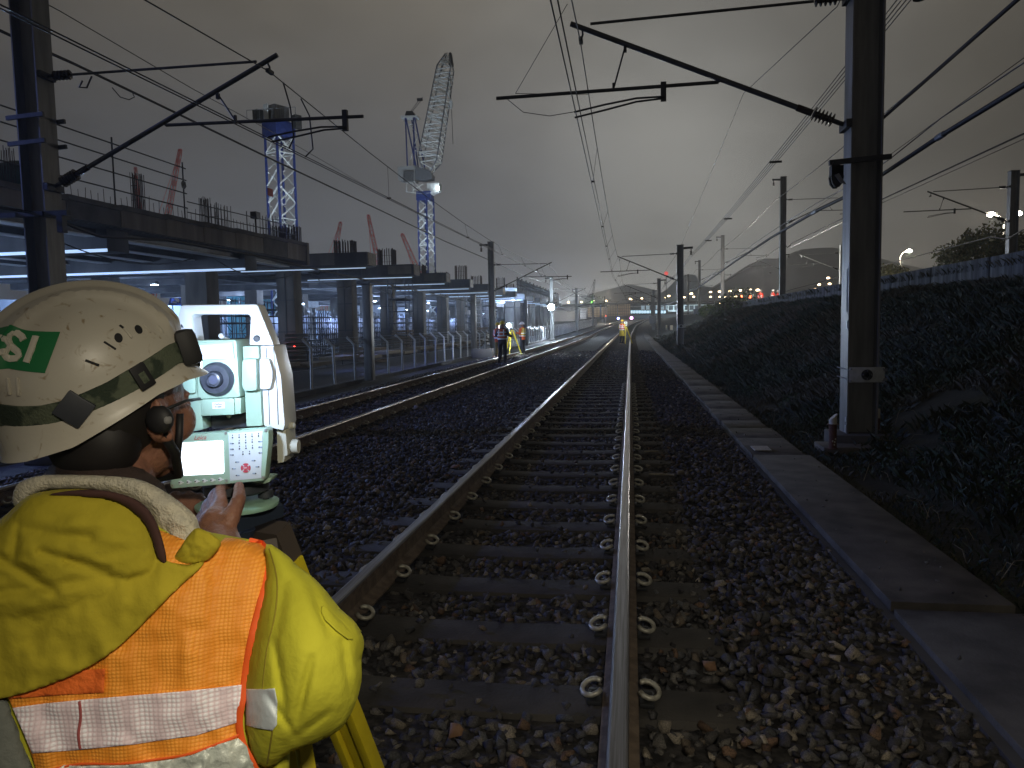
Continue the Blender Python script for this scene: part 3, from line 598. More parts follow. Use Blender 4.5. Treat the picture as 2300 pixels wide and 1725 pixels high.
# left side lines
FE = [gX(-160, -8, -9.25), gX(30, 82, -9.25), gX(165, 142, -9.25), gX(420, 265, -9.25), gX(620, 362, -9.25), gX(850, 470, -9.25), gX(1000, 542, -9.25), gX(1090, 580, -9.25)]+[Vector((lc(y)-4.12, y, 6.1+zc(y)+dz)) for y, dz in ((65, -.3), (84.5, 0), (103, -.3), (122, 0), (160, 0), (198, 0))]
for d in ((-.05, .03), (.03, -.03)): wire([p+Vector((d[0], 0, d[1])) for p in FE], .014, 'one of the two close feeder cables on the outer side of the left masts, '+('upper' if d[1] > 0 else 'lower'), m=RUBBER)
wire([gX(60, -15, -8.5), gX(135, 25, -8.5), gX(430, 198, -8.5), gX(640, 312, -8.5), gX(840, 428, -8.5), gX(1000, 510, -8.5), gX(1110, 560, -8.5), Vector((-8.6, 84.5, 6.6)), Vector((-8.2, 160, 7.4))], .008, 'thin pale earth wire from the top of the left mast', m=WIREL)
wire([gX(-150, 440, -8.6), gX(0, 467, -8.6), gX(105, 482, -8.6), gX(170, 512, -8.6), gX(225, 532, -8.6), gX(280, 535, -8.6), gX(380, 540, -8.6), gX(540, 568, -8.6), gX(700, 603, -8.6), gX(900, 645, -8.6), gX(1112, 690, -8.6)]+[Vector((-8.5, 66, 3.0)), Vector((-8.5, 84.5, 3.6)), Vector((-8.4, 104, 3.1)), Vector((-8.3, 122, 3.9))], .022, 'black cable drooping low from the left mast in front of the building', 'stay_cable', RUBBER, 'cable')
wire([gX(185, 182, -8.2), gX(178, 196, -8.2), gX(195, 197, -8.2), gX(206, 172, -8.2)], .014, 'short hanging loop of cable under the upper bracket of the left mast', 'cable_loop', RUBBER, 'cable')
wire([gX(252, 197, -9.0), gX(270, 218, -9.0), gX(290, 224, -9.0), gX(302, 218, -9.0), gX(298, 210, -9.0)], .009, 'small loop of cable hanging from the bundled lines right of the left mast', 'cable_loop', RUBBER, 'cable')
for k, (a, b, c, d) in enumerate([((636, 185), (652, 240), (660, 310), (650, 332)), ((676, 222), (695, 260), (703, 335), (686, 352))]):
    wire([gX(*a, -4.95), gX(*b, -4.95), gX(*c, -4.95), gX(*d, -4.95)], .012, 'hanging jumper cable joining the wires past the left bracket, '+('left one' if k == 0 else 'right one'), 'cable_loop', RUBBER, 'cable')
# ================= fence
FX = lambda y: lc(y)-4.35
t = empty('fence', 'chain-link fence with cranked posts running between the left track and the building site', 'fence', loc=(FX(0), 0, LZ))
me0 = None
for k in range(98):
    y = 4.92+1.83*k; 
    if me0 is None:
        p = MB().tube([(0, 0, -.1), (0, 0, 1.3), (-.27, 0, 1.56)], .042, 6).box((0, 0, 0), (.12, .12, .06)); o = p.build('post', mat('fence_post', (.4, .41, .42), (.55, .56, .56), 9, .6, .2), t); me0 = o.data
    else: o = bpy.data.objects.new('post', me0); S.collection.objects.link(o); o.parent = t
    o.location = (FX(y)-FX(0), y, zc(y)); o.rotation_euler = (random.uniform(-.02, .02), random.uniform(-.02, .02), random.uniform(-.1, .1))
MESHM = bpy.data.materials.new('chain_link'); MESHM.use_nodes = True
n_ = MESHM.node_tree.nodes; l_ = MESHM.node_tree.links; b_ = n_['Principled BSDF']; b_.inputs['Base Color'].default_value = (.05, .052, .055, 1); b_.inputs['Roughness'].default_value = .5
tc_ = n_.new('ShaderNodeTexCoord'); al = []
for rz in (45, -45):
    mp = n_.new('ShaderNodeMapping'); mp.inputs['Rotation'].default_value = (radians(rz), 0, 0); l_.new(tc_.outputs['Object'], mp.inputs[0]); wv = n_.new('ShaderNodeTexWave'); wv.bands_direction = 'Y'; wv.inputs['Scale'].default_value = 4.2; l_.new(mp.outputs[0], wv.inputs[0])
    g = n_.new('ShaderNodeMath'); g.operation = 'GREATER_THAN'; g.inputs[1].default_value = .995; l_.new(wv.outputs['Fac'], g.inputs[0]); al.append(g)
mm = n_.new('ShaderNodeMath'); mm.operation = 'MAXIMUM'; l_.new(al[0].outputs[0], mm.inputs[0]); l_.new(al[1].outputs[0], mm.inputs[1]); mk = n_.new('ShaderNodeMath'); mk.operation = 'MULTIPLY'; mk.inputs[1].default_value = .4; l_.new(mm.outputs[0], mk.inputs[0]); l_.new(mk.outputs[0], b_.inputs['Alpha'])
fy = [4.92+1.83*k for k in range(98)]
m = MB()
for a, b in zip(fy, fy[1:]): m.add([(FX(a)-FX(0), a, zc(a)), (FX(b)-FX(0), b, zc(b)), (FX(b)-FX(0), b, zc(b)+1.28), (FX(a)-FX(0), a, zc(a)+1.28)], [(0, 1, 2, 3)])
m.build('mesh_panel', MESHM, t)
m = MB()
for z_, dx in ((.08, 0), (.66, 0), (1.28, 0), (1.42, -.12), (1.54, -.25)): m.tube([(FX(y)-FX(0)+dx, y, zc(y)+z_) for y in fy], .007, 4)
m.build('line_wires', GALV, t)
m = MB(); m.loft([[Vector((lc(y)-4.75+dx, y, zc(y)+z_)) for dx, z_ in ((0, -.5), (.5, -.5), (.5, LZ+.06), (0, LZ+.06))] for y in range(0, 180, 5)])
tag(m.build('kerb', CONCD), 'low concrete kerb along the foot of the fence', 'kerb')
for i, (px, pt, y) in enumerate([(826, 640, 25.6), (1063, 664, 44), (1181, 675, 65)]):
    zt = gY(px, pt, y).z; X = gY(px, 700, y).x; t = empty('dark_post', 'plain dark post rising by the fence, %s of three' % ['nearest', 'middle', 'farthest'][i], 'post', 'dark posts along the fence', (X, y, LZ))
    MB().box((0, 0, (zt-LZ)/2), (.30, .30, zt-LZ)).build('shaft', STEEL, t, bevel=.01); MB().box((0, 0, zt-LZ+.02), (.36, .36, .04)).build('cap_plate', STEELD, t)
# ================= unfinished station deck on the left
def rat(px): return gY(px, 700, 1).x
B = empty('deck_building', 'long unfinished concrete deck on columns across the left, with reinforcement bars standing on top', 'building site', loc=(-20, 20, -.4))
def bp(m, name, mt, **k): 
    o = m.build(name, mt, None, **k); o.parent = B; o.matrix_parent_inverse = Matrix.Translation((20, -20, .4)); return o
colY = [41.3+9*k for k in range(-3, 14)]
for k, y in enumerate(colY):
    for X, w in ((-19.4, 1.05), (-31, 1.1), (-42, 1.1)):
        if y < 26 and X > -20: continue
        bp(MB().box((X, y, 2.25), (w, w, 5.3)), 'column', CONC, bevel=.03)
    if y > 39:
        m = MB(); m.loft([[Vector((x_, y+dy, z_)) for dy, z_ in ((-.75, zb), (.75, zb), (.75, 5.75), (-.75, 5.75))] for x_, zb in ((-45, 4.8), (-20, 4.8), (-14.4, 5.02))])
        bp(m, 'cross_beam', CONCD, bevel=.03)
        bp(MB().box((-14.385+.01, y, 5.38), (.03, 1.3, .68)), 'end_plate', mat('form_ply', (.2, .15, .09), (.12, .09, .06), 6, .8))
        bp(MB().box((-18.2, y-.78, 4.86), (7.4, .05, .05)), 'glow_flange', mat('glow_flange', (.6, .78, 1), emit=.6))  # beam flange, the light falling on it put in as glow
    else:
        bp(MB().box((-31.2, y, 4.62), (28.5, 1.1, .72)), 'cross_beam', CONCD, bevel=.03)
        bp(MB().box((-31.2, y-.57, 4.27), (28.5, .04, .10)), 'glow_flange', mat('glow_flange', (.6, .78, 1), emit=.6))  # lower flange of the near beam, its lit look put in as emission
for y in [v_ for v_ in colY if v_ > 39]:
        for q_ in range(7):
            xx = -15.2-q_*1.75-random.uniform(0, .2); bp(MB().box((xx, y-.765, 5.38+random.uniform(-.03, .03)), (1.62, .035, .62 if q_ else .55)), 'form_panel', [CONC, CONCD, CONCD, STEELD][random.randrange(4)])
        bp(MB().box((-19.4, y-.54, 3.0), (.06, .05, 3.4)).box((-19.4, y-.545, 1.4), (1.1, .04, .05)).box((-19.4, y-.545, 3.2), (1.1, .04, .05)), 'form_tie', CONCD)
# upper near deck
dk = MB().box((-31, 16.6, 5.22), (28.6, 41, .48)); bp(dk, 'deck_slab', CONCD)
f1 = MB(); yy = -4
fas = mat('fascia_form', (.12, .10, .075), (.2, .17, .13), 1.3, .9, 0, .2, 10, stretch=(1, 1.6, .25)); fasd = mat('fascia_dark', (.05, .045, .042), (.09, .08, .07), 1.6, .9, 0, .2, 10)
k = 0
while yy < 37.1:
    ln = 2.44 if yy+2.44 < 37.2 else 37.15-yy; z1 = 5.62+(yy-18)*.018 if yy > 18 else 5.62
    bp(MB().box((-16.56, yy+ln/2, (5.0+z1)/2-.05), (.2, ln-.03, z1-5.0-.12)), 'fascia_panel', fas if k % 5 else fasd); bp(MB().box((-16.50, yy+ln/2, z1-.06), (.24, ln-.01, .16)), 'edge_board', fasd); yy += ln; k += 1
bp(MB().box((-20, 37.3, 5.4), (7.2, .3, 1.15)), 'end_panel', fas, bevel=.02)
for x_ in [-17.5-2.1*i for i in range(13)]: 
    bp(MB().box((x_, 16.6, 4.86), (.32, 40.5, .22)), 'girder', STEELD); bp(MB().box((x_, 16.6, 4.74), (.5, 40.5, .03)), 'flange', mat('pale_steel', (.5, .5, .5)))
bp(MB().box((-33, 93, 5.45), (24, 108, .42)), 'deck_slab', CONCD)
bp(MB().box((-26, 93, 4.95), (.4, 108, .3)), 'girder', CONCD)
# far formwork platform
m = MB().box((-19.2, 134, 6.15), (7.6, 62, .9)); bp(m, 'formwork_deck', mat('formwork', (.14, .14, .13), (.26, .26, .24), 2, .85, stretch=(1, .6, 1)))
m = MB()
for i in range(42): m.box((-15.45, 104+i*1.48, 7.2), (.16, .3, 1.3 if i % 3 else 1.7))
m.box((-15.4, 134, 7.0), (.08, 62, .12)).box((-15.4, 134, 7.4), (.08, 62, .1)); bp(m, 'edge_posts', CONCD)
for y in [107+6*i for i in range(10)]: bp(MB().box((-17, y, 2.7), (1.3, 1.1, 6)), 'column', CONC)
m = MB()
for y in [104+3*i for i in range(20)]: m.beam((-15.6, y, 5.55), (-22.5, y, 5.55), .2, .25)
bp(m, 'joists', STEELD)
# reinforcement
REB = mat('rebar', (.03, .022, .02), (.06, .04, .03), 10, .8)
def cage(x, y, z, w, h, n=5, d=None, r=.034):
    m = MB(); d = d or w
    for i in range(n):
        for j in range(n):
            if 0 < i < n-1 and 0 < j < n-1: continue
            hh = h*random.uniform(.93, 1); m.tube([(x+w*(i/(n-1)-.5), y+d*(j/(n-1)-.5), z-.05), (x+w*(i/(n-1)-.5)+random.uniform(-.02, .02), y+d*(j/(n-1)-.5), z+hh)], r, 4)
    for q in range(1, int(h/.5)): m.beam((x-w/2, y-d/2, z+q*.5), (x+w/2, y-d/2, z+q*.5), .02, .02)
    bp(m, 'rebar_cage', REB)
for k, y in enumerate(colY):
    if y > 39:
        cage(-19.4, y, 5.75, 1.15, [1.7, 1.85, 2.1, 1.5, 1.4, 2.75, 2.1, 1.3, 2.9, 2.4, 1.6, 2.6, 2][(k-3) % 13], 7); 
        if k % 2: cage(-23.5, y+2, 5.68, 1.1, .9, 6)
for y, h, w in ((18.2, 2.1, .5), (19.1, 1.2, .5), (25.0, 1.5, .4), (29.3, 1.25, .4), (30.3, 1.1, 1.0), (35.2, 1.15, 1.1), (36.6, .8, .5)): cage(-17.3, y, 5.6+max(0, (y-18)*.018), w*.6, h, 5, w, .014)
for i in range(58): y = 20.5+i*.29; h = random.uniform(.3, .62); bp(MB().tube([(-16.8, y, 5.6+max(0, (y-18)*.018)), (-16.8+random.uniform(-.03, .03), y, 5.6+max(0, (y-18)*.018)+h)], .012, 4), 'starter_bar', REB)
m = MB()
for z in (.55, 1.1, 1.6, 2.05): m.tube([(-16.9, -4, 5.75+z), (-16.9, 27.4, 5.75+z)], .025, 5)
for y in (8, 12, 16, 20.2, 23.2, 27.2): m.tube([(-16.9, y, 5.6), (-16.9, y, 8)], .028, 5)
m.build
bp(m, 'guard_rail', STEELD)
m = MB()
for z in (.45, .85): m.tube([(-16.9, 27.4, 5.7+z), (-16.9, 37, 5.9+z)], .022, 5)
for y in (29.5, 32, 34.5, 36.8): m.tube([(-16.9, y, 5.6), (-16.9, y, 6.85)], .022, 5)
bp(m, 'guard_rail', STEELD)
s_ = gX(412, 415, -16.82); bp(MB().lathe(s_, (1, 0, 0), [(0, .17), (.02, .17), (.02, .11), (0, .11)], 6).beam(s_+Vector((.01, 0, -.08)), s_+Vector((.01, 0, .1)), .03, .04), 'emblem', STEELD)
# tarpaulin-covered heap on the near deck
t = tag(MB().ball((0, 0, 0), .9, 12, 8, (1.2, 1, .75)).build('tarpaulin_heap', mat('green_tarp', (.02, .045, .035), (.03, .07, .05), 3, .7, 0, .5, 6), smooth=True), 'dark green covered heap on the upper deck left of the large mast', 'covered heap'); t.location = (-17.8, 20.3, 6.0)
g_ = gX(607, 432, -16.6); tag(MB().box((0, 0, 0), (.03, .5, .35)).build('flag', mat('red_cloth', (.3, .04, .02))), 'small red cloth on the railing at the deck corner', 'flag').location = g_
# rear screens and pale beams that catch the work lights
PALE = mat('pale_wall', (.35, .38, .42), (.5, .53, .56), 1.5, .85, stretch=(1, 1, 3))
m = MB()
for i in range(16): m.box((-47, 32+i*9, 1.9), (.15, 8.8, 4.6))
tag(m.build('rear_hoarding', mat('blue_hoarding', (.3, .4, .55), (.45, .52, .62), .8, .8, stretch=(1, 1, .3))), 'lit bluish hoarding seen between the columns at the back of the building site', 'hoarding')
X_ = -40; ya = X_/rat(511); yb = X_/rat(618)
m = MB().box((X_, (ya+yb)/2, 2.6), (.05, yb-ya, 6.2)); tag(m.build('netting_sheet', mat('cyan_net', (.06, .34, .46), (.2, .5, .6), 1.2, .7, stretch=(1, 2, .5))), 'bright cyan net sheet hanging behind scaffolding right above the instrument', 'net sheet')
m = MB()
for px, w_, z0, z1 in ((684, 4.5, 3.9, 4.6), (800, 3, 3.3, 4.4), (858, 4, 3.2, 4.7), (914, 5, 3.5, 4.6), (925, 6, 1.5, 2.4), (1035, 5, 1, 4.4), (1075, 5, 1, 4.6), (1120, 5, 0, 4.5)):
    X = -36; y = X/rat(px); o = MB().box((X, y, (z0+z1)/2), (1.5, w_, z1-z0)).build('rear_beam', PALE, bevel=.04); tag(o, 'pale lit beam seen through the columns of the unfinished deck', 'pale beam', 'pale beams behind the columns')  # pale blocks put in as the lit beams behind the columns
# scaffolding
SCF = mat('scaffold_tube', (.03, .032, .036), (.06, .062, .065), 6, .5, .4)
def scaffold(x, y, ln, wd, z0, z1, bay, lift, label, r=.03):
    t = empty('scaffold', label, 'scaffolding', 'scaffolds under the unfinished deck', (x, y, z0)); m = MB(); h = z1-z0; ny = int(ln/bay)
    for i in range(ny+1):
        for dx in (0, wd): m.tube([(dx, i*bay, 0), (dx, i*bay, h+random.uniform(0, .3))], r, 4)
    m.build('standards', SCF, t); m = MB(); z = lift*.6
    while z < h:
        for dx in (0, wd): m.tube([(dx, 0, z), (dx, ny*bay, z)], r*.8, 4)
        for i in range(0, ny+1, 2): m.tube([(0, i*bay, z), (wd, i*bay, z)], r*.8, 4)
        z += lift
    m.build('ledgers', SCF, t); m = MB(); i = 0
    while i < ny:
        for z in np.arange(0, h-lift, lift*2): m.tube([(0, i*bay, z), (0, (i+2)*bay, z+lift*2)], r*.7, 4); m.tube([(0, (i+2)*bay, z), (0, i*bay, z+lift*2)], r*.7, 4)
        i += 3
    m.build('braces', SCF, t); MB().box((wd/2, ny*bay/2, h*.78), (wd, ny*bay, .05)).build('planks', CONCD, t)
for i, y in enumerate(colY[3:12]):
    if i == 0: continue
    scaffold(-22.6-(i % 2)*.8, y+.9, 7.2, 1.5, -.4, 2.65, .4, .42, 'dense scaffolding under the unfinished deck, bay %d columns beyond the cyan net' % i if i > 1 else 'dense scaffolding in the bay just right of the instrument')
scaffold(-36.5, 59, 18, 1.6, -.4, 4.3, 1.3, 1.0, 'open scaffold with crossed braces in front of the cyan net', .04)
scaffold(-24.5, 41.5, 8, 1.6, -.4, 3.2, 1.2, .9, 'tall thin scaffold just left of the column beside the instrument', .035)
for i in range(7): scaffold(-21, 90+i*9, 7.5, 2, -.4, 5.4, 1.2, 1.1, 'tall lit scaffold under the far formwork deck near the floodlight', .035)
for px_, lab in ((872, 'narrow access tower beside the third visible column of the deck'), (1043, 'narrow lattice access tower in front of the lit bays near the workers'), (1157, 'narrow access tower left of the far formwork deck')):
    X_ = -17.3; scaffold(X_, X_/rat(px_), 1.9, 1.3, -.4, 4.7, .95, .85, lab, .035)
PIL = mat('pallet_wood', (.16, .12, .08), (.24, .18, .12), 5, .85)
for i in range(22):
    y = 24+i*4.3+random.uniform(-1, 1); x_ = random.uniform(-18, -13.6); o = MB(); k = random.choice((1, 2, 3, 4))
    for q_ in range(k*2): o.box((random.uniform(-.05, .05), random.uniform(-.05, .05), .1+q_*.22), (1.1, 1.4, .15))
    o = o.build('pallet_stack', PIL if i % 3 else CONC); o.location = (x_, y, -.4); o.rotation_euler.z = random.uniform(-.4, .4); tag(o, 'stack of planks and panels on the ground of the building site behind the fence', 'stacked boards', 'material stacks behind the fence')
for i in range(6):
    y = 40+i*11; o = MB()
    for q_ in range(6): o.tube([(-21+q_*.12, y-3, -.3+.08*(q_ % 2)), (-21+q_*.12, y+3, -.3+.08*(q_ % 2))], .04, 5)
    tag(o.build('pipe_bundle', GALVD), 'bundle of scaffold tubes lying between the columns', 'pipe bundle', 'pipe bundles between the columns')
for i in range(9):
    y = 20+i*9.5; p0 = Vector((-17.2, y, 4.6)); p1 = Vector((-17.4, y+8.5, 4.5)); tag(MB().tube([p0.lerp(p1, t_)-Vector((0, 0, 1.1*t_*(1-t_)*4*.5)) for t_ in [j/10 for j in range(11)]], .022, 5).build('hanging_cable', RUBBER), 'black cable hanging in a slack loop under the deck edge', 'hanging cable', 'cables hanging under the deck')
m = MB()
for i in range(60):
    y = 24+i*2.1; m.tube([(-14.5, y, -.3), (-14.5, y, .75)], .03, 4)
for z in (.2, .5, .75): m.tube([(-14.5, 24, z), (-14.5, 150, z)], .022, 4)
tag(m.build('pipe_railing', GALVD), 'low pipe railing on the building site behind the fence', 'railing')
m = MB()
for i in range(18): m.box((-12.5, 22+i*3.1, .18+(.12 if i % 2 else 0)), (.9, 2.4, .14))
tag(m.build('timber_stack', mat('timber', (.14, .11, .07), (.2, .16, .1), 5, .85)), 'rows of stacked timber and formwork behind the fence', 'timber')
# added pale netting to brighten each bay, with an added low lamp
BACKING = mat('added_backing', (.42, .46, .6), (.6, .62, .72), 1.4, .8, stretch=(1, 3, .4))
for i, y in enumerate(colY[4:13]):
    m = MB(); k = 24; vv = [(-25.9+.12*sin(j*1.7+i), y+.7+7.6*j/k, zq) for j in range(k+1) for zq in (.45, 2.55+.1*sin(j*.9))]
    m.add(vv, [(2*j, 2*j+2, 2*j+3, 2*j+1) for j in range(k)]); o = m.build('backing', BACKING, smooth=True); md = o.modifiers.new('t', 'SOLIDIFY'); md.thickness = .01
    tag(o, 'added pale blue-white netting behind the dense scaffold under the unfinished deck', 'backing', 'netting behind the scaffolds')
# lamps of the building site
FLC = (.42, .6, 1)
EM = lambda n, c, s: mat(n, c, emit=s)
WL = EM('work_lamp', (.8, .92, 1), 40)
def site_lamp(loc, power, label, size=.28, fix=True):
    t = empty('work_lamp', label, 'work lamp', 'work lamps on the building site', loc)
    MB().box((0, 0, 0), (size, size, size*.6)).build('housing', STEELD, t); MB().box((0, 0, -size*.35), (size*.9, size*.9, size*.1)).build('lens', WL, t)
    lamp('work_light', 'POINT', Vector(loc)+Vector((0, -.1, -size*1.2)), power*1.3, FLC, .25)
for i, (x, y, z, p) in enumerate([(-22, 15, 4.3, 1600), (-26, 24.5, 4.2, 1000), (-24.6, 36.5, 4.1, 260), (-37, 30, 4.2, 500), (-33, 45.5, 4.5, 550), (-37, 66, 4.4, 900), (-28, 60, 4.4, 500), (-27, 78, 4.4, 700), (-40, 90, 4.4, 900), (-26, 96, 4.6, 800), (-19, 112, 5.2, 500), (-20, 130, 5.2, 900), (-33, 112, 4.5, 900)]):
    site_lamp((x, y, z), p, 'small white work lamp under the deck, %s' % ['far left', 'behind the left mast', 'by the column left of the instrument', 'at the back left', 'left of the cyan net', 'above the cyan net', 'in the second bay', 'in the third bay', 'deep inside', 'in the fifth bay', 'under the far formwork', 'at the far end of the formwork', 'deep behind the far formwork'][i])
for i, y in enumerate(colY[4:13]): site_lamp((-24.7, y+4.5, 3.5), 420, 'added low lamp brightening the scaffold netting, bay %d from the left' % (i+1), .2)  # lamps added to brighten the sheets behind the scaffolds
site_lamp((-15.6, 101, 4.9), 2600, 'added lamp at the near corner of the far formwork', .25)  # added to brighten the far formwork
for i in range(8): lamp('added_rear_light', 'POINT', (-44.5, 40+i*16, 3.2), 1400, FLC, .3)  # unseen lights added to brighten the rear hoarding
for (x, y) in ((-20, 108), (-20, 124), (-20, 142)): lamp('added_deck_light', 'POINT', (x, y, 4.6), 1500, (.6, .76, 1), .3)  # fill lights without fixtures, added under the far formwork deck
for (x, y, z) in ((-17.5, 9, 6.6), (-17, 33, 6.8)):
    t = empty('work_lamp', 'added blue floodlight standing on the near deck edge, %s' % ('by the left mast' if y < 20 else 'near the deck corner'), 'work lamp', 'work lamps on the building site', (x, y, z)); MB().box((0, 0, 0), (.3, .4, .3)).build('housing', STEELD, t); MB().tube([(0, 0, -.1), (0, 0, -1.2)], .04, 6).build('stand', STEELD, t)
    lamp('added_flood', 'SPOT', (x+.35, y, z), 2600, (.2, .3, 1), .3, aim=(-7.5, y+1.5, 0), spot=72)  # added blue spotlight that washes the left ballast, with a made-up stand
# added unseen spotlights that brighten the crane masts
for (x, y, z), p in (((-26, 55, 7), 1500), ((-30, 112, 8), 3800)): lamp('added_flood', 'SPOT', (x, y, z), p*3.6, (.66, .8, 1), .4, aim=(x-5, y+12, z+20), spot=95)
# flood on the left mast
fl = gY(1238, 690, 82); t = empty('floodlight', 'dazzling blue-white floodlight low on the third left mast', 'floodlight', loc=fl)
MB().ball((0, 0, 0), .36, 12, 8).build('lens', EM('flood_lens', (.82, .93, 1), 90), t); MB().box((0, .38, 0), (.6, .2, .5)).build('housing', STEELD, t)
MB().tube([(0, .45, 0), (0, .45, -3.4)], .05, 6).build('stand', STEELD, t)
lamp('flood_light', 'POINT', fl+Vector((.1, -.5, 0)), 5500, (.72, .86, 1), .3)
g_ = gY(661, 780, 41.3+2); g_ = gX(661, 780, -18.8); t = MB().ball(g_, .07, 8, 6).build('signal_lamp', EM('red_lamp', (1, .03, .02), 25)); tag(t, 'tiny red lamp on a column right of the instrument', 'signal lamp')
# ================= cranes
BLUE = mat('crane_blue', (.012, .03, .15), (.02, .045, .2), 4, .5); WHI = mat('crane_white', (.62, .64, .6), (.75, .76, .72), 4, .5); REDC = mat('crane_red', (.95, .2, .18), (.95, .26, .22), 4, .5)
def lattice(p0, p1, w0, w1, n, rc, rb, t, mc_, mb_, nm=('chords', 'lacing'), sidev=Vector((0, 1, 0)), taper=0):
    p0 = Vector(p0); p1 = Vector(p1); d = (p1-p0).normalized(); u = d.cross(sidev).normalized(); v = u.cross(d)
    def wd(f): return (w0+(w1-w0)*f)*(min(1, .3+f*taper, .3+(1-f)*taper) if taper else 1)
    K = lambda f, i: p0.lerp(p1, f)+(u*(1 if i in (0, 3) else -1)+v*(1 if i < 2 else -1))*wd(f)/2
    m = MB()
    for i in range(4): m.tube([K(j/n, i) for j in range(n+1)], rc, 5)
    a = m.build(nm[0], mc_, t); m = MB()
    for j in range(n):
        for i in range(4):
            k = (i+1) % 4; q, r_ = (i, k) if j % 2 else (k, i); m.tube([K(j/n, q), K((j+1)/n, r_)], rb, 4)
            if j % 3 == 0: m.tube([K(j/n, r_), K((j+1)/n, q)], rb, 4)
            if j % 4 == 0: m.tube([K(j/n, i), K(j/n, k)], rb, 4)
    m.build(nm[1], mb_, t)
# crane A
ax = gY(622, 400, 66); ax2 = gY(605, 300, 66); t = empty('tower_crane', 'tower crane showing no jib, blue mast with pale crossed lacing and dark cabin', 'tower crane', 'tower cranes', (0, 0, 0))
zt = gY(628, 308, 66).z; xm = gY(628, 308, 66).x-.05; rz = Vector((.55, 1, 0)).normalized()
lattice((xm, 66, -.3), (xm, 66, zt), 1.75, 1.75, 13, .12, .075, t, BLUE, WHI, sidev=rz)
M3 = Matrix.Rotation(radians(-28), 3, 'Z')
m = MB().box((xm, 66, zt+.6), (2.1, 2.1, 1.3), M3); m.build('slewing_ring', BLUE, t, bevel=.05)
m = MB().box((xm-.3, 66.5, zt+2.1), (1.35, 1.6, 1.5), M3); m.build('machine_house', STEEL, t, bevel=.05)
MB().box((xm-.95, 65.55, zt+2.12), (.6, .1, 1.48), M3).build('white_panel', WHI, t)
MB().box((xm-1.9, 66, zt+1.95), (.7, .8, 1.1), M3).build('cab', GALVD, t, bevel=.05); MB().box((xm+1.6, 66.4, zt+1.35), (.5, .7, 1.2), M3).build('winch_box', GALVD, t, bevel=.05)
m = MB()
for dx in (-2.4, -1.2, 0, 1.2, 2.2): m.tube([(xm+dx, 64.8, zt+1.3), (xm+dx, 64.8, zt+2.2)], .03, 4)
m.tube([(xm-2.4, 64.8, zt+2.2), (xm+2.2, 64.8, zt+2.2)], .03, 4).box((xm, 65, zt+1.25), (4.8, .5, .08)); m.build('walkway', GALV, t)
# crane B
t = empty('tower_crane', 'luffing tower crane with a steep pale lattice jib and hanging hook, blue mast', 'tower crane', 'tower cranes', (0, 0, 0)); Y = 128
q = lambda zx, zy, dy=0: gY(850+zx/2.861, 80+zy/2.861, Y)+Vector((0, dy, 0))
a = q(318, 1535); b = q(300, 1050); a.z = -.3; a.x = b.x = (a.x+b.x)/2
lattice(a, b, 1.9, 1.9, 18, .16, .11, t, BLUE, WHI, sidev=Vector((.45, 1, 0)).normalized())
MB().box(q(300, 1035), (2.5, 2.5, 1.5)).build('slewing_ring', BLUE, t, bevel=.05)
m = MB().prism([q(133, 850, -1), q(243, 843, -1), q(243, 940, -1), q(200, 945, -1), q(140, 935, -1)], (0, 2.4, 0)); m.build('counterweight', mat('grey_box', (.3, .3, .28), (.36, .36, .34), 3, .8), t)
MB().prism([q(175, 880, -1.2), q(240, 880, -1.2), q(240, 945, -1.2), q(175, 945, -1.2)], (0, .15, 0)).build('dark_panel', STEEL, t)
m = MB().prism([q(247, 845, -1), q(330, 870, -1), q(352, 900, -1), q(350, 925, -1), q(290, 935, -1), q(247, 930, -1)], (0, 2.2, 0)); m.build('machine_deck', GALV, t)
m = MB().prism([q(320, 955, -.8), q(398, 950, -.8), q(400, 1000, -.8), q(345, 1025, -.8), q(320, 1000, -.8)], (0, 1.6, 0)); cb = m.build('cab', WHI, t)
tag(MB().ball(q(392, 985, -1), .22, 8, 6).build('lamp', WL, cb), 'bright lamp on the cab')
m = MB()
for x1, y1, x2, y2 in ((195, 955, 235, 955), (195, 1010, 300, 1025), (195, 955, 195, 1015), (235, 955, 235, 1020), (320, 1020, 400, 1015), (235, 1000, 300, 960), (240, 945, 300, 1010)): m.tube([q(x1, y1, -1.2), q(x2, y2, -1.2)], .08, 4)
m.build('platform_rail', WHI, t)
m = MB()
for x1, y1, x2, y2 in ((182, 520, 195, 845), (240, 520, 305, 850), (205, 520, 248, 845), (236, 530, 238, 840), (182, 520, 250, 845)): m.tube([q(x1, y1, -.8 if x1 != 205 else .8), q(x2, y2, -.8 if x1 != 205 else .8)], .13, 5)
m.build('a_frame', BLUE, t); m = MB()
for x1, y1, x2, y2 in ((195, 570, 232, 570), (195, 575, 258, 640), (258, 640, 222, 715), (222, 715, 280, 720), (232, 560, 210, 600), (225, 740, 280, 740), (215, 760, 200, 830)): m.tube([q(x1, y1), q(x2, y2)], .08, 4)
m.build('frame_bracing', WHI, t)
m = MB().prism([q(150, 525, -1), q(258, 522, -1), q(262, 532, -1), q(155, 540, -1)], (0, 2, 0)); m.build('top_platform', WHI, t)
MB().prism([q(185, 490, -.6), q(225, 490, -.6), q(240, 520, -.6), q(175, 522, -.6)], (0, 1.2, 0)).build('sheave_block', STEELD, t)
m = MB().tube([q(205, 490), q(262, 412)], .05, 4).tube([q(215, 490), q(275, 415)], .05, 4).box(q(266, 411), (.9, .5, .4)).tube([q(275, 412), q(284, 395)], .06, 4); m.build('luffing_ropes', STEELD, t)
lattice(q(316, 885), q(446, 120), 3.4, 2.2, 26, .12, .10, t, GALV, WHI, ('jib_chords', 'jib_lacing'), taper=6)
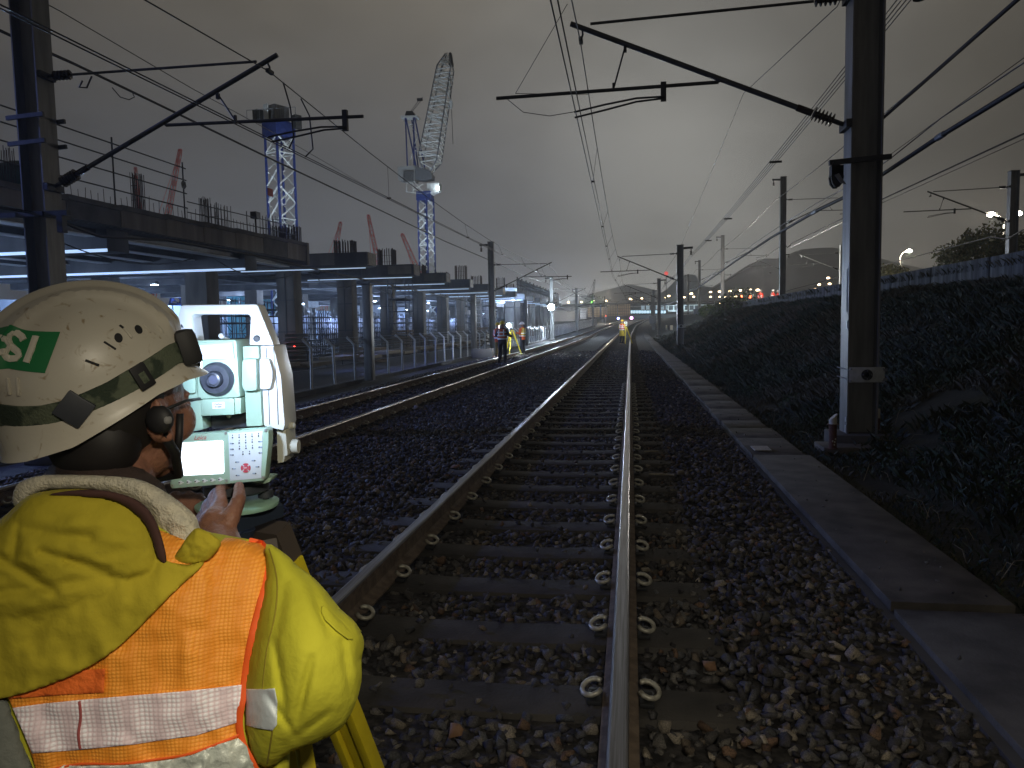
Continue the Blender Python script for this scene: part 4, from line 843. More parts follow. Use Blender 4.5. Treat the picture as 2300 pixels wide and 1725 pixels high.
m = MB().tube([q(442, 108), q(400, 240)], .06, 4).prism([q(455, 115, -.4), q(470, 112, -.4), q(482, 195, -.4), q(455, 195, -.4)], (0, .8, 0)); m.build('jib_head', STEELD, t)
m = MB().tube([q(461, 190), q(466, 415)], .05, 4).tube([q(470, 470), q(479, 697)], .05, 4); m.build('hoist_rope', STEELD, t); MB().prism([q(456, 425, -.3), q(468, 412, -.3), q(478, 430, -.3), q(472, 472, -.3), q(462, 468, -.3)], (0, .5, 0)).build('hook_block', WHI, t)
for i, (tip, bs, Y, w, lab) in enumerate([((405, 337), (362, 560), 190, 3.2, 'red lattice crane boom leaning right above the near deck'), ((304, 377), (322, 560), 230, 3, 'small red crane boom tip left of the leaning red boom'), ((765, 500), (738, 640), 260, 4, 'short faint red crane boom behind the tall bar bundle'),
    ((827, 484), (860, 640), 240, 3.6, 'slender red crane boom leaning left between two bar bundles'), ((903, 526), (953, 640), 250, 4.2, 'red crane boom touching the blue mast of the tall crane'), ((345, 625), (322, 740), 120, 2.6, 'red lattice boom seen under the deck beside the helmet'),
    ((1336, 655-26), (1331, 668), 420, 3, 'tiny dark crane boom standing far away over the left masts')]):
    t = empty('crawler_crane', lab, 'crane', 'crane booms on the horizon', (0, 0, 0)); a = gY(*bs, Y); b = gY(*tip, Y); col_ = REDC if i < 6 else STEEL
    base = a+(a-b).normalized()*(max(0, a.z)/max(.2, (b-a).normalized().z)); lattice(base, b, w*.55, w*.22, 26, .09, .06, t, col_, col_, ('boom_chords', 'boom_lacing'))
    MB().box((base.x-2, Y, 1.5), (6, 4, 3)).build('cab', col_, t, bevel=.1); MB().tube([(base.x-6, Y, 5), b+Vector((0, 0, .2))], .08, 4).box(b, (.7, .5, .6)).build('pendant', col_, t)
# blue inclined pile rig seen under the deck
t = empty('piling_rig', 'dark blue lattice rig seen under the deck left of the instrument', 'piling rig', None, (0, 0, 0)); lattice(gY(395, 740, 75), gY(425, 640, 75), 1.8, 1.8, 8, .2, .12, t, BLUE, BLUE)
# ================= street lamps
WARM = EM('lamp_warm', (1, .68, .38), 14); WARMN = EM('lamp_near', (1, .93, .78), 70)
def street_lamp(px, py, Y, zb, label, group, arm=-1, s=1, double=False, light=0):
    h = gY(px, py, Y); t = empty('street_lamp', label, 'street lamp', group, (h.x+arm*-1.0*s, Y, zb)); ht = h.z-zb
    m = MB().tube([(0, 0, 0), (0, 0, ht*.9)], [.14*s, .07*s], 6); m.build('pole', GALV, t)
    for a in ((arm, -arm) if double else (arm,)):
        MB().tube([(0, 0, ht*.9), (a*.3*s, 0, ht*.97), (a*.8*s, 0, ht)], .05*s, 5).build('arm', GALV, t)
        hd = MB().box((a*1.0*s, 0, ht+.08*s), (.7*s, .3*s, .12*s)).build('lamp_head', GALV, t); MB().ball((a*1.0*s, 0, ht-.02*s), .34*s, 8, 6, (1, .7, .6)).build('lens', WARM if not light else WARMN, hd)
    if light: lamp('street_light', 'POINT', h+Vector((0, -.3, -.6)), light, (1, .85, .6), .3)
street_lamp(2226, 481, 75, 2.8, 'double-headed street lamp glowing behind the far right mast', 'street lamps beyond the right slope', -1, 1.1, True, 1800)
street_lamp(2042, 563, 105, 2.8, 'single street lamp glowing right of the large mast above the parapet', 'street lamps beyond the right slope', 1, 1.1, light=1800)
z4 = lambda x, y: (1380+x*400/2212, 500+y*300/1659); zw = lambda x, y: (1700+x*600/2212, 350+y*450/1659); z6 = lambda x, y: (1050+x*400/2212, 500+y*300/1659)
for i, (q_, Y, s) in enumerate([(z4(195, 945), 380, 2), (z4(215, 955), 420, 1.5), (z4(340, 940), 360, 2), (z4(675, 910), 300, 2), (z4(955, 880), 260, 2), (z4(985, 920), 300, 1.7), (z4(1195, 860), 260, 1.6), (z4(1195, 920), 330, 1.6), (z4(1305, 855), 260, 1.7), (z4(1305, 920), 330, 1.6), (z4(1370, 920), 300, 2), (z4(1435, 850), 240, 1.8), (z4(1440, 920), 320, 1.6), (z4(1505, 915), 300, 1.9), (z4(1560, 840), 220, 1.8), (z4(1780, 835), 200, 1.8), (z4(1690, 830), 240, 1),
    (z4(865, 925), 280, 1.7), (z4(630, 930), 400, 1.2), (z4(1400, 1000), 260, 1.8), (z4(1320, 1000), 260, 1.5), (z4(1275, 990), 300, 1.5), (z6(1255, 990), 330, 1.8), (z6(1415, 985), 350, 1.8), (z6(1565, 970), 380, 1.4), (z6(1720, 970), 340, 2.2),
    (zw(590, 1010), 170, 1.3), (zw(515, 1065), 180, 1.3), (zw(602, 1058), 180, 1.3), (zw(480, 1105), 190, 1.8), (zw(542, 1100), 190, 1.8), (zw(440, 1140), 200, 1.3), (zw(410, 1120), 210, 1), (zw(455, 1115), 230, 1.2), (zw(500, 1130), 210, 1.4), (zw(560, 1095), 220, 1)]):
    street_lamp(*q_, Y, 2.8, 'small warm street lamp among the many glowing on the horizon', 'small street lamps on the horizon', 1 if i % 2 else -1, s*.8)
for q_, Y, c_, r_, lab, nm in ((z4(645, 630), 900, (1, .08, .06), 2.2, 'faint red light low in the sky above the hills', 'beacon'), (z4(1570, 920), 250, (1, .15, .06), .5, 'red lamp among the warm lamps, left one', 'red'), (z4(1685, 920), 250, (1, .15, .06), .5, 'red lamp among the warm lamps, right one', 'red'),
    (z4(212, 1185), 230, (1, .35, .9), .42, 'pink-white signal lamp where the tracks curve away', 'pink'), (z4(48, 1190), 225, (.25, .3, 1), .35, 'blue-violet signal lamp left of the pink one', 'blue'), (z6(1710, 1160), 220, (1, .05, .25), .25, 'small red signal lamp in front of the brown wall', 'red'), (z6(1545, 985), 200, (.2, 1, .1), .2, 'tiny green lamp at the top of a far mast', 'green')):
    p = gY(*q_, Y); t = empty('signal_lamp', lab, 'signal lamp', 'coloured lamps far away', p); MB().ball((0, 0, 0), r_, 8, 6).build('lens', EM('lens_'+nm, c_, 12 if r_ < 2 else 1.5), t)
    if r_ < 2: MB().tube([(0, r_, 0), (0, r_, -max(.5, p.z-1))], .08, 5).build('post', STEELD, t)
    else: MB().tube([(0, 3, 0), (0, 3, -p.z)], .6, 5).build('post', STEELD, t)
# ================= far station, hoardings, hills
Y = 260
def fb(x0, x1, y0, y1, m_, name, label, cat, d=3, Yy=None, parent=None):
    Yy = Yy or Y; a = gY(x0, y1, Yy); b = gY(x1, y0, Yy); o = MB().box(((a.x+b.x)/2, Yy+d/2, (a.z+b.z)/2), (b.x-a.x, d, b.z-a.z)).build(name, m_, parent); 
    if label: tag(o, label, cat)
    return o
st = empty('station_building', 'low station building with a lit strip of windows where the tracks curve away', 'station', None, (0, 0, 0))
fb(1236, 1650, 680, 684, CONCD, 'roof', None, None, 14, 262, st); fb(1416, 1600, 684.5, 696, mat('station_wall', (.05, .06, .07), (.08, .09, .1), .3, .6), 'upper_wall', None, None, 2, 266, st)
fb(1416, 1600, 704.5, 716, mat('station_low', (.3, .34, .36)), 'lower_wall', None, None, 2, 266, st)
WN = EM('lit_window', (.55, .82, 1), 1.3); WN2 = EM('lit_window_dim', (.5, .62, .7), .32)
for i in range(13): fb(1416+i*6.2, 1420.8+i*6.2, 697.5, 703.6, WN, 'window', None, None, .3, 265.5, st)
for i in range(14): fb(1440+i*11, 1448+i*11, 686, 695.5, WN2, 'window', None, None, .3, 265.4, st)
st2 = empty('station_building', 'white-framed station hall right of the nearer mast row with large dim windows', 'station', None, (0, 0, 0))
fb(1500, 1585, 684, 700, mat('white_frame', (.5, .56, .56)), 'wall', None, None, 2, 240, st2); 
for i in range(7): fb(1503+i*11.5, 1512+i*11.5, 686, 696, mat('dark_glass', (.02, .03, .035), rough=.2), 'window', None, None, .3, 239.8, st2)
BRN = mat('brown_hoarding', (.26, .2, .12), (.36, .29, .18), .25, .85, stretch=(1, 1, 4))
def hoard(x0, x1, y0, y1, Yy, lab, m_=BRN):
    t = empty('hoarding', lab, 'hoarding', 'hoardings by the far station', (0, 0, 0)); fb(x0, x1, y0, y1, m_, 'panel', None, None, .4, Yy, t); m = MB(); a = gY(x0, y1, Yy); b = gY(x1, y0, Yy); n_ = 6
    for i in range(n_+1): m.box((a.x+(b.x-a.x)*i/n_, Yy-.1, (a.z+b.z)/2), (.15, .2, b.z-a.z))
    for i in range(4): m.box(((a.x+b.x)/2, Yy-.12, a.z+(b.z-a.z)*(i+.5)/4), (b.x-a.x, .12, .12))
    m.build('battens', CONCD, t)
hoard(1388, 1416, 683.5, 709, 235, 'tall tan slatted hoarding beside the lit windows'); hoard(1364, 1386, 684, 710, 238, 'tan slatted hoarding left of the tallest one'); hoard(1320, 1362, 690, 712, 225, 'long brown slatted hoarding in the distance'); hoard(1303, 1317, 693, 716, 205, 'white slatted hoarding near the far left masts', mat('white_hoard', (.4, .42, .44), (.5, .52, .54), .3))
fb(1240, 1300, 697, 722, mat('far_wall', (.12, .13, .14), (.2, .2, .2), .2), 'far_wall', 'grey wall beyond the floodlight', 'wall', 1, 215)
for px, y0, w_, Yy, lab in ((1349, 694, 2, 190, 'pale blue post'),): fb(px-1.5, px+1.5, 684, 716, mat('blue_post', (.2, .3, .5)), 'post', 'pale blue post by the far hoarding', 'post', .4, 190)
for (x, y, z), p, c in (((-6, 205, 9), 7000, (1, .86, .6)), ((-14, 195, 8), 8000, (.9, .93, 1)), ((14, 232, 8), 5000, (.7, .88, 1))): lamp('added_station_light', 'POINT', (x, y, z), p, c, .6)  # unseen lights added so the far hoardings and station look lit
# hills
HILL = mat('hill_wood', (.08, .09, .08), (.12, .125, .11), .01, .95)
def hill(prof, Yy, name='hills'):
    v = []; n = len(prof)
    for px, py in prof:
        p = gY(px, py, Yy); v += [(p.x, Yy-120, 0), (p.x, Yy, p.z), (p.x, Yy+500, 0)]
    f = []
    for i in range(n-1): f += [(3*i, 3*i+3, 3*i+4, 3*i+1), (3*i+1, 3*i+4, 3*i+5, 3*i+2)]
    bm = bmesh.new(); me = bpy.data.meshes.new(name); me.from_pydata(v, [], f); bm.from_mesh(me); bmesh.ops.subdivide_edges(bm, edges=bm.edges, cuts=3, use_grid_fill=True, smooth=.4); bm.to_mesh(me); bm.free(); me.materials.append(HILL)
    me.polygons.foreach_set('use_smooth', [True]*len(me.polygons)); o = bpy.data.objects.new(name, me); S.collection.objects.link(o); tag(o, kind='structure')
hill([(1250, 690), (1315, 664), (1340, 656), (1375, 648), (1400, 641), (1420, 640), (1450, 646), (1480, 655), (1520, 668), (1580, 690)], 1700)
hill([(1420, 688), (1490, 655), (1530, 620), (1548, 616), (1562, 618), (1575, 640), (1600, 645), (1640, 622), (1690, 590), (1720, 580), (1745, 581), (1800, 560), (1870, 556), (1950, 575), (2060, 600), (2200, 640), (2350, 690)], 1300)
# trees behind the parapet
def tree(px, py, Y, rad, lab, seed, n=5000):
    c = gY(px, py, Y); t = empty('tree', lab, 'tree', 'trees behind the parapet', (c.x, Y, 2.8)); cz = c.z-2.8; a = leaf_cloud((0, 0, cz), rad, n, .16, [(.09, .10, .03), (.12, .12, .04), (.05, .06, .02), (.16, .14, .05)], seed)
    np_mesh('crown', a[0], a[1], LEAFM, a[2], parent=t); m = MB().tube([(0, 0, 0), (.1, 0, cz*.6), (0, .1, cz)], [.22, .16, .08], 7)
    for k in range(6): m.tube([(0, 0, cz*.5), (cos(k)*rad[0]*.4, sin(k)*rad[1]*.4, cz), (cos(k)*rad[0]*.7, sin(k)*rad[1]*.7, cz+rad[2]*.5)], [.1, .06, .02], 5)
    m.build('trunk', TRUNK, t)
tree(2215, 585, 62, (3.4, 3, 2.4), 'rounded tree lit from behind beside the far right mast', 91, 7000); tree(1990, 625, 95, (2.8, 2.5, 1.6), 'low tree glowing under the single street lamp', 92, 4000); tree(2300, 580, 60, (2, 2, 1.8), 'bushy tree at the right edge of the photo', 93, 3500)
tree(2010, 640, 90, (2.5, 2, 1.4), 'low bush in front of the single street lamp pole', 94, 2500)
# ================= surveying instrument on its tripod
DI = 1.34
IO = pf(540, 1120, DI)
TS = empty('total_station', 'pale green and white surveying instrument with glowing screen in front of the foreground worker', 'surveying instrument', loc=IO)
def I(zx, zy, d=0.0):
    p = pf(380+zx/3.319, 650+zy/3.319, DI); return p-FW*d-IO
TG = mat('instrument_green', (.33, .48, .38), (.37, .52, .42), 20, .45, 0, .05, 300); TW = mat('instrument_white', (.72, .75, .76), (.66, .69, .71), 12, .4)
TD = mat('instrument_dark', (.03, .035, .045), (.05, .055, .065), 30, .5); TB = mat('instrument_beige', (.42, .42, .36), None, rough=.6)
def pris(pts, d0, d1, m, name, par=TS, bev=.0015): return MB().prism([I(x, y, d0) for x, y in pts], FW*-(d1-d0)).build(name, m, par, bevel=bev)
pris([(55, 300), (104, 130), (116, 116), (664, 111), (680, 124), (797, 415), (612, 415), (622, 205), (605, 187), (205, 187), (190, 200), (222, 432), (140, 432)], -.03, .012, TW, 'carry_handle', bev=.004)
for zx, zy in ((672, 366), (143, 383)): MB().lathe(I(zx, zy, .012), -FW, [(0, .0058), (.003, .0058), (.004, .004)], 16).build('handle_screw', TD, TS)
MB().prism([I(100, 285, .0125), I(132, 285, .0125), I(116, 258, .0125)], FW*-.0004).prism([I(108, 281, .0131), I(124, 281, .0131), I(116, 267, .0131)], FW*-.0003).build('warning_mark', TD, TS)
pris([(152, 435), (250, 432), (285, 1035), (172, 1055), (128, 860), (128, 600)], -.05, .02, TG, 'left_standard', bev=.003)
pris([(575, 420), (694, 418), (722, 1008), (602, 1012)], -.05, .02, TG, 'right_standard', bev=.003)
pris([(697, 418), (796, 416), (852, 650), (880, 1000), (868, 1045), (800, 1030), (724, 1010)], -.06, .014, TW, 'side_cover', bev=.003)
pris([(800, 1032), (868, 1047), (884, 1238), (862, 1245), (856, 1290), (806, 1296)], -.06, .0, TB, 'battery_cover', bev=.002)
for x0, x1 in ((742, 768), (795, 832)): MB().tube([I(x0, 430, .0145), I(x1-8, 740, .0145), I(x1, 1000, .0145)], .0007, 4).build('seam', TD, TS)
pris([(594, 512), (700, 506), (706, 745), (604, 750), (590, 700), (590, 560)], .02, .036, TG, 'tilt_drum', bev=.006)
pris([(704, 508), (780, 510), (804, 600), (806, 660), (788, 735), (708, 742)], .014, .026, TW, 'drum_cover', bev=.005)
pris([(128, 530), (236, 525), (246, 640), (246, 765), (140, 770)], .02, .03, TG, 'left_drum', bev=.004)
pris([(288, 930), (600, 925), (604, 1030), (300, 1045)], -.05, -.01, TD, 'base_well')
tel = pris([(254, 384), (272, 376), (540, 372), (549, 384), (574, 782), (574, 792), (268, 806)], -.04, .032, TG, 'telescope', bev=.003)
pris([(268, 392), (528, 386), (540, 512), (272, 522)], .032, .036, TG, 'window_frame', tel); pris([(290, 412), (494, 405), (496, 505), (290, 516)], .036, .0375, mat('glare_white', (.85, .87, .9), None, rough=.2), 'target_window', tel, .0005)  # lamp glare on the window put in as white colour
m = MB(); m.lathe(I(412, 658, .032), -FW, [(0, .0296), (.004, .0296), (.006, .027), (.008, .0255), (.012, .0245), (.0125, .015), (.010, .0145), (.016, .0135), (.022, .0125), (.023, .0095), (.018, .009)], 40); m.build('eyepiece', mat('eyepiece_grey', (.035, .04, .055), (.06, .065, .085), 60, .35), tel, smooth='auto')
MB().lathe(I(412, 658, .032), -FW, [(0, .009), (.0178, .009), (.0185, .004)], 20).build('eyepiece_lens', mat('lens_glass', (.12, .13, .2), None, rough=.1, metal=.3), tel, smooth='auto')
pris([(282, 812), (575, 796), (576, 915), (290, 932)], -.03, .028, TG, 'lower_block', tel, .002); pris([(305, 806), (532, 797), (536, 918), (312, 926)], .028, .033, TG, 'lower_frame', tel)
lp = pris([(376, 828), (464, 824), (468, 872), (378, 877)], .033, .0338, mat('white_label', (.8, .8, .78), None, rough=.5), 'model_label', tel, .0002)
def wordat(txt, zx, zy, h, mt, par, d, shear=0, ang=0, bold=0):
    v, f = text_mesh(txt, h, shear, bold); o = I(zx, zy, d); ex = (I(zx+100, zy-ang, d)-I(zx, zy, d)).normalized(); ez = (I(zx+ang*.9, zy-100, d)-I(zx, zy, d)).normalized()
    return MB().add([o+ex*p.x+ez*p.y-FW*p.z for p in v], f).build('lettering', mt, par)
INK = mat('ink', (.03, .035, .05)); LRED = mat('logo_red', (.5, .10, .10), None, rough=.5)
wordat('PinPoint', 421, 847, .0043, INK, lp, .0342, .25, 2); wordat('R1000', 421, 866, .0043, INK, lp, .0342, .1, 2)
MB().lathe(I(410, 372, .0), UP, [(0, .0055), (.004, .006)], 14).ball(I(408, 346, .012), .005, 12, 8).beam(I(425, 365, .01), I(465, 368, .01), .003, .002).build('sight_knob', TW, tel, smooth='auto')
MB().ball(I(446, 944, .0), .0042, 12, 8).build('base_screw', mat('brass', (.5, .45, .3), None, rough=.3, metal=.8), TS, smooth=True)
kb = pris([(170, 1056), (330, 1046), (505, 1030), (600, 1020), (792, 1006), (806, 1020), (807, 1110), (780, 1370), (770, 1390), (110, 1446), (90, 1430), (92, 1400), (140, 1100), (150, 1066)], .02, .048, TG, 'keyboard_panel', bev=.005)
pris([(162, 1122), (172, 1112), (470, 1096), (480, 1104), (486, 1322), (476, 1334), (152, 1350), (138, 1338)], .048, .0494, EM('screen_glow', (.82, .9, 1), 2.6), 'screen', kb, .0005)
pl = pris([(517, 1044), (764, 1026), (752, 1366), (528, 1386)], .048, .0488, mat('keypad_plate', (.62, .68, .74), None, rough=.45), 'keypad', kb, .0003)
wordat('Leica', 312, 1088, .0105, LRED, kb, .0486, .35, 4)
KC = (380-500)*3.319; 
def kz(x, y): return ((500+x*140/1161-380)*3.319, (900+y*200/1659-650)*3.319)
m = MB(); m2 = MB(); m3 = MB()
dots = [(372, 612), (490, 605), (605, 598), (722, 590), (838, 582), (492, 708), (608, 700), (726, 692), (495, 812), (612, 805), (730, 797), (558, 910), (675, 902)]
for x, y in dots: m.lathe(I(*kz(x, y), .0488), -FW, [(0, .0013), (.0009, .0012)], 8); m.box(I(*kz(x, y-42), .049), (.0014, .0004, .0022))
for x, y, s in [(360, 718, 1), (360, 820, 1), (360, 924, 1), (870, 682, -1), (872, 782, -1), (874, 885, -1), (455, 1052, -1), (750, 1025, 1), (395, 1172, -1), (820, 1136, 1), (465, 1290, -1), (765, 1255, 1)]:
    zx, zy = kz(x, y); m2.prism([I(zx-14*s, zy+4, .0489), I(zx-14*s, zy-4, .0489), I(zx+8*s, zy-5, .0489), I(zx+15*s, zy, .0489), I(zx+8*s, zy+5, .0489)][::s], FW*-.0006); m.lathe(I(zx+9*s, zy, .0494), -FW, [(0, .0011), (.0005, .001)], 8)
cx, cy = kz(610, 1155); m3.lathe(I(cx, cy, .0488), -FW, [(0, .0042), (.0014, .004)], 20)
for a in range(4):
    c0 = a*pi/2; pr = []
    for j in range(7): t_ = c0-.62+1.24*j/6; pr.append((cx+35*sin(t_), cy-33*cos(t_)))
    for j in range(7): t_ = c0+.55-1.1*j/6; pr.append((cx+20*sin(t_), cy-19*cos(t_)))
    m3.prism([I(x, y, .0488) for x, y in pr], FW*-.0014)
m.build('key_dots', INK, pl); m2.build('side_keys', mat('key_blue', (.3, .38, .5)), pl); m3.build('arrow_keys', mat('key_red', (.55, .08, .12), None, rough=.4), pl)
wordat('OK', cx, cy+4, .004, TW, pl, .0505); 
m = MB(); m4 = MB()
for i in range(6): zx, zy = 172+i*57, 1398-i*4.6; m.lathe(I(zx, zy, .049), -FW, [(0, .0036), (.0006, .0034)], 12); m.prism([I(zx, zy+7, .0484), I(zx, zy-7, .0484), I(zx+26, zy-3, .0484), I(zx+26, zy+3, .0484)][::-1], FW*-.001); m4.lathe(I(zx-7, zy, .0496), -FW, [(0, .0014), (.0004, .0013)], 8)
m.build('soft_keys', TW, kb); m4.build('key_dots', INK, kb); m = MB()
for zx, zy in ((498, 1042), (784, 1022), (766, 1362), (112, 1420), (502, 1384)): m.lathe(I(zx, zy, .048), -FW, [(0, .003), (.0012, .0027)], 10)
m.build('panel_screws', mat('screw', (.55, .57, .55), None, rough=.3, metal=.7), kb, smooth='auto')
pris([(560, 1385), (792, 1385), (775, 1420), (740, 1432), (560, 1418)], -.02, .02, TG, 'base_shell', bev=.003)
MB().lathe(I(885, 1185, -.02), RT, [(-.01, .008), (.002, .008), (.002, .0125), (.014, .0125), (.0145, .009)], 20).build('drive_knob', TB, TS, smooth='auto'); MB().lathe(I(885, 1026, -.02), RT, [(-.01, .006), (.006, .006), (.008, .003)], 12).build('small_knob', TB, TS)
# tribrach
C0 = I(440, 1440, -.04); m = MB().lathe(C0+UP*-.012, UP, [(-.014, .052), (-.010, .058), (.004, .058), (.010, .048), (.016, .047)], 32); m.build('tribrach', TD, TS, smooth='auto')
m = MB(); m.lathe(C0+UP*-.05, UP, [(-.004, .072), (0, .074), (.004, .074), (.006, .070)], 40); m.build('tribrach_plate', mat('tribrach_green', (.3, .5, .38), None, rough=.4), TS, smooth='auto')
for k in range(3):
    m = MB(); a = k*2.09+.5; p = C0+Vector((cos(a)*.05, sin(a)*.05, -.046)); m.lathe(p, UP, [(0, .006), (.004, .006), (.006, .014), (.018, .014), (.02, .006), (.03, .006)], 16)
    m.build('foot_screw', TD, TS, smooth='auto')
# tripod
TC = IO+C0+UP*-.058
TY = mat('tripod_yellow', (.62, .50, .02), (.55, .44, .015), 20, .45); TP = empty('tripod', 'yellow surveying tripod with a dark head carrying the instrument', 'tripod', loc=(TC.x, TC.y, 0)); hz = TC.z
MB().lathe((0, 0, hz), UP, [(-.03, .075), (-.028, .085), (-.006, .085), (0, .08)], 3).lathe((0, 0, hz-.07), UP, [(-.03, .02), (0, .02), (.03, .03)], 12).build('tripod_head', mat('head_dark', (.02, .03, .05), None, rough=.5), TP)
def tleg(k, a, sp=.52, wide=.075):
    d = Vector((cos(a), sin(a), 0)); s_ = Vector((-sin(a), cos(a), 0)); top = d*.07+UP*(hz-.05); mid = d*sp*.62+UP*hz*.40; ft = d*sp+UP*.0
    m = MB().beam(top+s_*.0, top.lerp(mid, .16), wide*1.0, .04); a_ = m.build('leg_hinge', mat('hinge_brown', (.07, .055, .045), None, rough=.6), TP)
    l = MB(); 
    for s2 in (-1, 1): l.beam(top.lerp(mid, .1)+s_*s2*wide*.42, mid+s_*s2*wide*.42, .024, .034)
    l.beam(top.lerp(mid, .12), mid, wide*.5, .012).beam(mid+(mid-ft)*.02, mid+(ft-mid)*.07, wide*1.1, .045); L_ = l.build('leg', TY, TP, bevel=.003)
    MB().beam(mid+(ft-mid)*.02, ft+(mid-ft)*.06, .034, .028).build('lower_leg', TY, L_); MB().tube([ft+(mid-ft)*.08, ft+UP*-.02], [.022, .004], 8).beam(ft+(mid-ft)*.07, ft+(mid-ft)*.07+s_*.05, .02, .012).build('foot', STEELD, L_)
bs = pf(742, 1725, 1.02); g3 = Vector((bs.x-TC.x, bs.y-TC.y, 0)); ang = math.atan2(g3.y, g3.x)
for k, a in enumerate((ang, ang+2.09, ang-2.09)): tleg(k, a, .60, .085)
# ================= people in the distance
SKIN = mat('skin', (.33, .18, .12), (.28, .15, .10), 20, .55); HAIR = mat('hair', (.012, .01, .01), None, rough=.6)
def skin_mesh(V, E, R, sub=1, root=0):
    me = bpy.data.meshes.new('b'); me.from_pydata(V, E, []); o = bpy.data.objects.new('b', me); S.collection.objects.link(o)
    md = o.modifiers.new('s', 'SKIN'); md.use_smooth_shade = True
    for i, r in enumerate(R): me.skin_vertices[0].data[i].radius = (r, r) if not isinstance(r, tuple) else r
    me.skin_vertices[0].data[root].use_root = True
    if sub: o.modifiers.new('u', 'SUBSURF').levels = sub
    bpy.context.view_layer.update(); out = bpy.data.meshes.new_from_object(o.evaluated_get(bpy.context.evaluated_depsgraph_get())); bpy.data.objects.remove(o); return out
REFL = mat('reflective', (.8, .82, .84), (.7, .72, .74), 40, .3)
CO = {}
def cloth(n, c, c2=None, emit=0): return mat('cloth_'+n, c, c2 or tuple(k*.75 for k in c), 9, .85, 0, .3, 40)
def ellr(c, rx, ry, n=14): return [Vector(c)+Vector((rx*cos(2*pi*j/n), ry*sin(2*pi*j/n), 0)) for j in range(n)]
def person(loc, head, label, vest, jacket, trousers, hat, arms, h=1.0, bands=2, lean=0, retro=REFL):
    t = empty('person', label, 'person', 'railway workers at night', loc); t.rotation_euler.z = head; t.scale = (h, h, h)
    V = [(0, 0, .95), (0, .0, 1.16), (0, lean, 1.38), (0, lean*1.15, 1.52), (0, lean*1.2+.02, 1.62), (0, lean*1.2+.01, 1.72), (0, lean*1.2+.115, 1.62)]; R = [.13, .12, .15, .05, .088, .08, .015]; E = [(0, 1), (1, 2), (2, 3), (3, 4), (4, 5), (4, 6)]
    for s in (-1, 1):
        b = len(V); V += [(s*.19, lean, 1.42)]+[(p[0], p[1], p[2]) for p in arms[0 if s < 0 else 1]]; R += [.06, .045, .032, .03]; E += [(2, b), (b, b+1), (b+1, b+2), (b+2, b+3)]
        hd = Vector(V[b+3]); d = (hd-Vector(V[b+2])).normalized(); sd = d.cross(Vector((0, 0, 1))).normalized() if abs(d.z) < .9 else Vector((1, 0, 0))
        for k in range(5):
            q = len(V); o_ = sd*(k-2)*.018; V += [tuple(hd+d*.03+o_), tuple(hd+d*(.075 if k else .05)+o_*1.1+Vector((0, 0, -.012)))]; R += [.009, .008]; E += [(b+3, q), (q, q+1)]
        b = len(V); V += [(s*.10, 0, .9), (s*.11, .02, .5), (s*.12, -.02, .10), (s*.12, .13, .04)]; R += [.085, .06, .045, .04]; E += [(0, b), (b, b+1), (b+1, b+2), (b+2, b+3)]
    me = skin_mesh(V, E, R, 1); me.materials.clear(); me.materials.append(SKIN); bo = bpy.data.objects.new('body', me); S.collection.objects.link(bo); bo.parent = t
    tr = MB()
    for s in (-1, 1): tr.tube([(s*.09, 0, .97), (s*.105, .01, .75), (s*.11, .025, .5), (s*.12, -.015, .14)], [.105, .10, .082, .072], 12); 
    tr.build('trousers', trousers, t, smooth='auto'); bt = MB()
    for s in (-1, 1): bt.tube([(s*.12, -.05, .16), (s*.12, -.05, .07)], .065, 10).box((s*.12, .03, .05), (.10, .26, .09))
    bt.build('boots', RUBBER, t, bevel=.01)
    prof = [(.82, .195, .15), (1.0, .19, .145), (1.2, .195, .15), (1.38, .21, .15), (1.46, .17, .12), (1.51, .09, .08)]; L_ = lambda z: lean*max(0, (z-.95)/.5)
    jk = MB().loft([ellr((0, L_(z), z), a, b_) for z, a, b_ in prof])
    for i, s in enumerate((-1, 1)):
        pts = [(s*.17, lean, 1.43)]+[Vector(p) for p in arms[i]][:2]; jk.tube(pts, [.085, .07, .055], 10)
    jk.build('jacket', jacket, t, smooth='auto'); vs = MB().loft([ellr((0, L_(z), z), a+.014, b_+.014) for z, a, b_ in prof if z < 1.5 and z > .84], cap=False).build('vest', vest, t, smooth='auto')
    for z in [1.0, 1.14, 1.28][:bands]: MB().loft([ellr((0, L_(z+dz), z+dz), .195+.022+(z-1)*.03, .15+.022) for dz in (0, .055)], cap=False).build('reflective_band', retro, vs, smooth='auto')
    for s in (-1, 1): MB().beam((s*.11, L_(1.0)-.168, 1.16), (s*.11, L_(1.42)-.15, 1.43), .05, .006).build('reflective_strap', retro, vs)
    hc = Vector((0, lean*1.2+.012, 1.68)); hm = MB().loft([[hc+Vector((.118*r_*cos(2*pi*j/18), .14*r_*sin(2*pi*j/18)+(.03 if (z_ < .005 and sin(2*pi*j/18) > .5) else 0), z_)) for j in range(18)] for r_, z_ in ((1.12, -.02), (1.1, -.01), (1, 0), (.97, .045), (.8, .09), (.5, .117), (.1, .128))]); hm.build('helmet', hat, t, smooth='auto')
    return t
OR = cloth('orange', (.62, .10, .02)); ORR = cloth('red_orange', (.75, .05, .02)); YE = cloth('yellow', (.6, .45, .05)); NV = cloth('navy', (.012, .014, .025)); KH = cloth('khaki', (.28, .2, .06)); YH = mat('helmet_yellow', (.7, .5, .04), None, rough=.35); WH = mat('helmet_white', (.75, .74, .7), None, rough=.35)
RB = mat('retro_bright', (.9, .92, .9), (.85, .86, .85), 30, .3)
adown = [[(-.25, -.02, 1.15), (-.22, .10, .95), (-.21, .13, .9)], [(.25, -.02, 1.15), (.22, .10, .95), (.21, .13, .9)]]
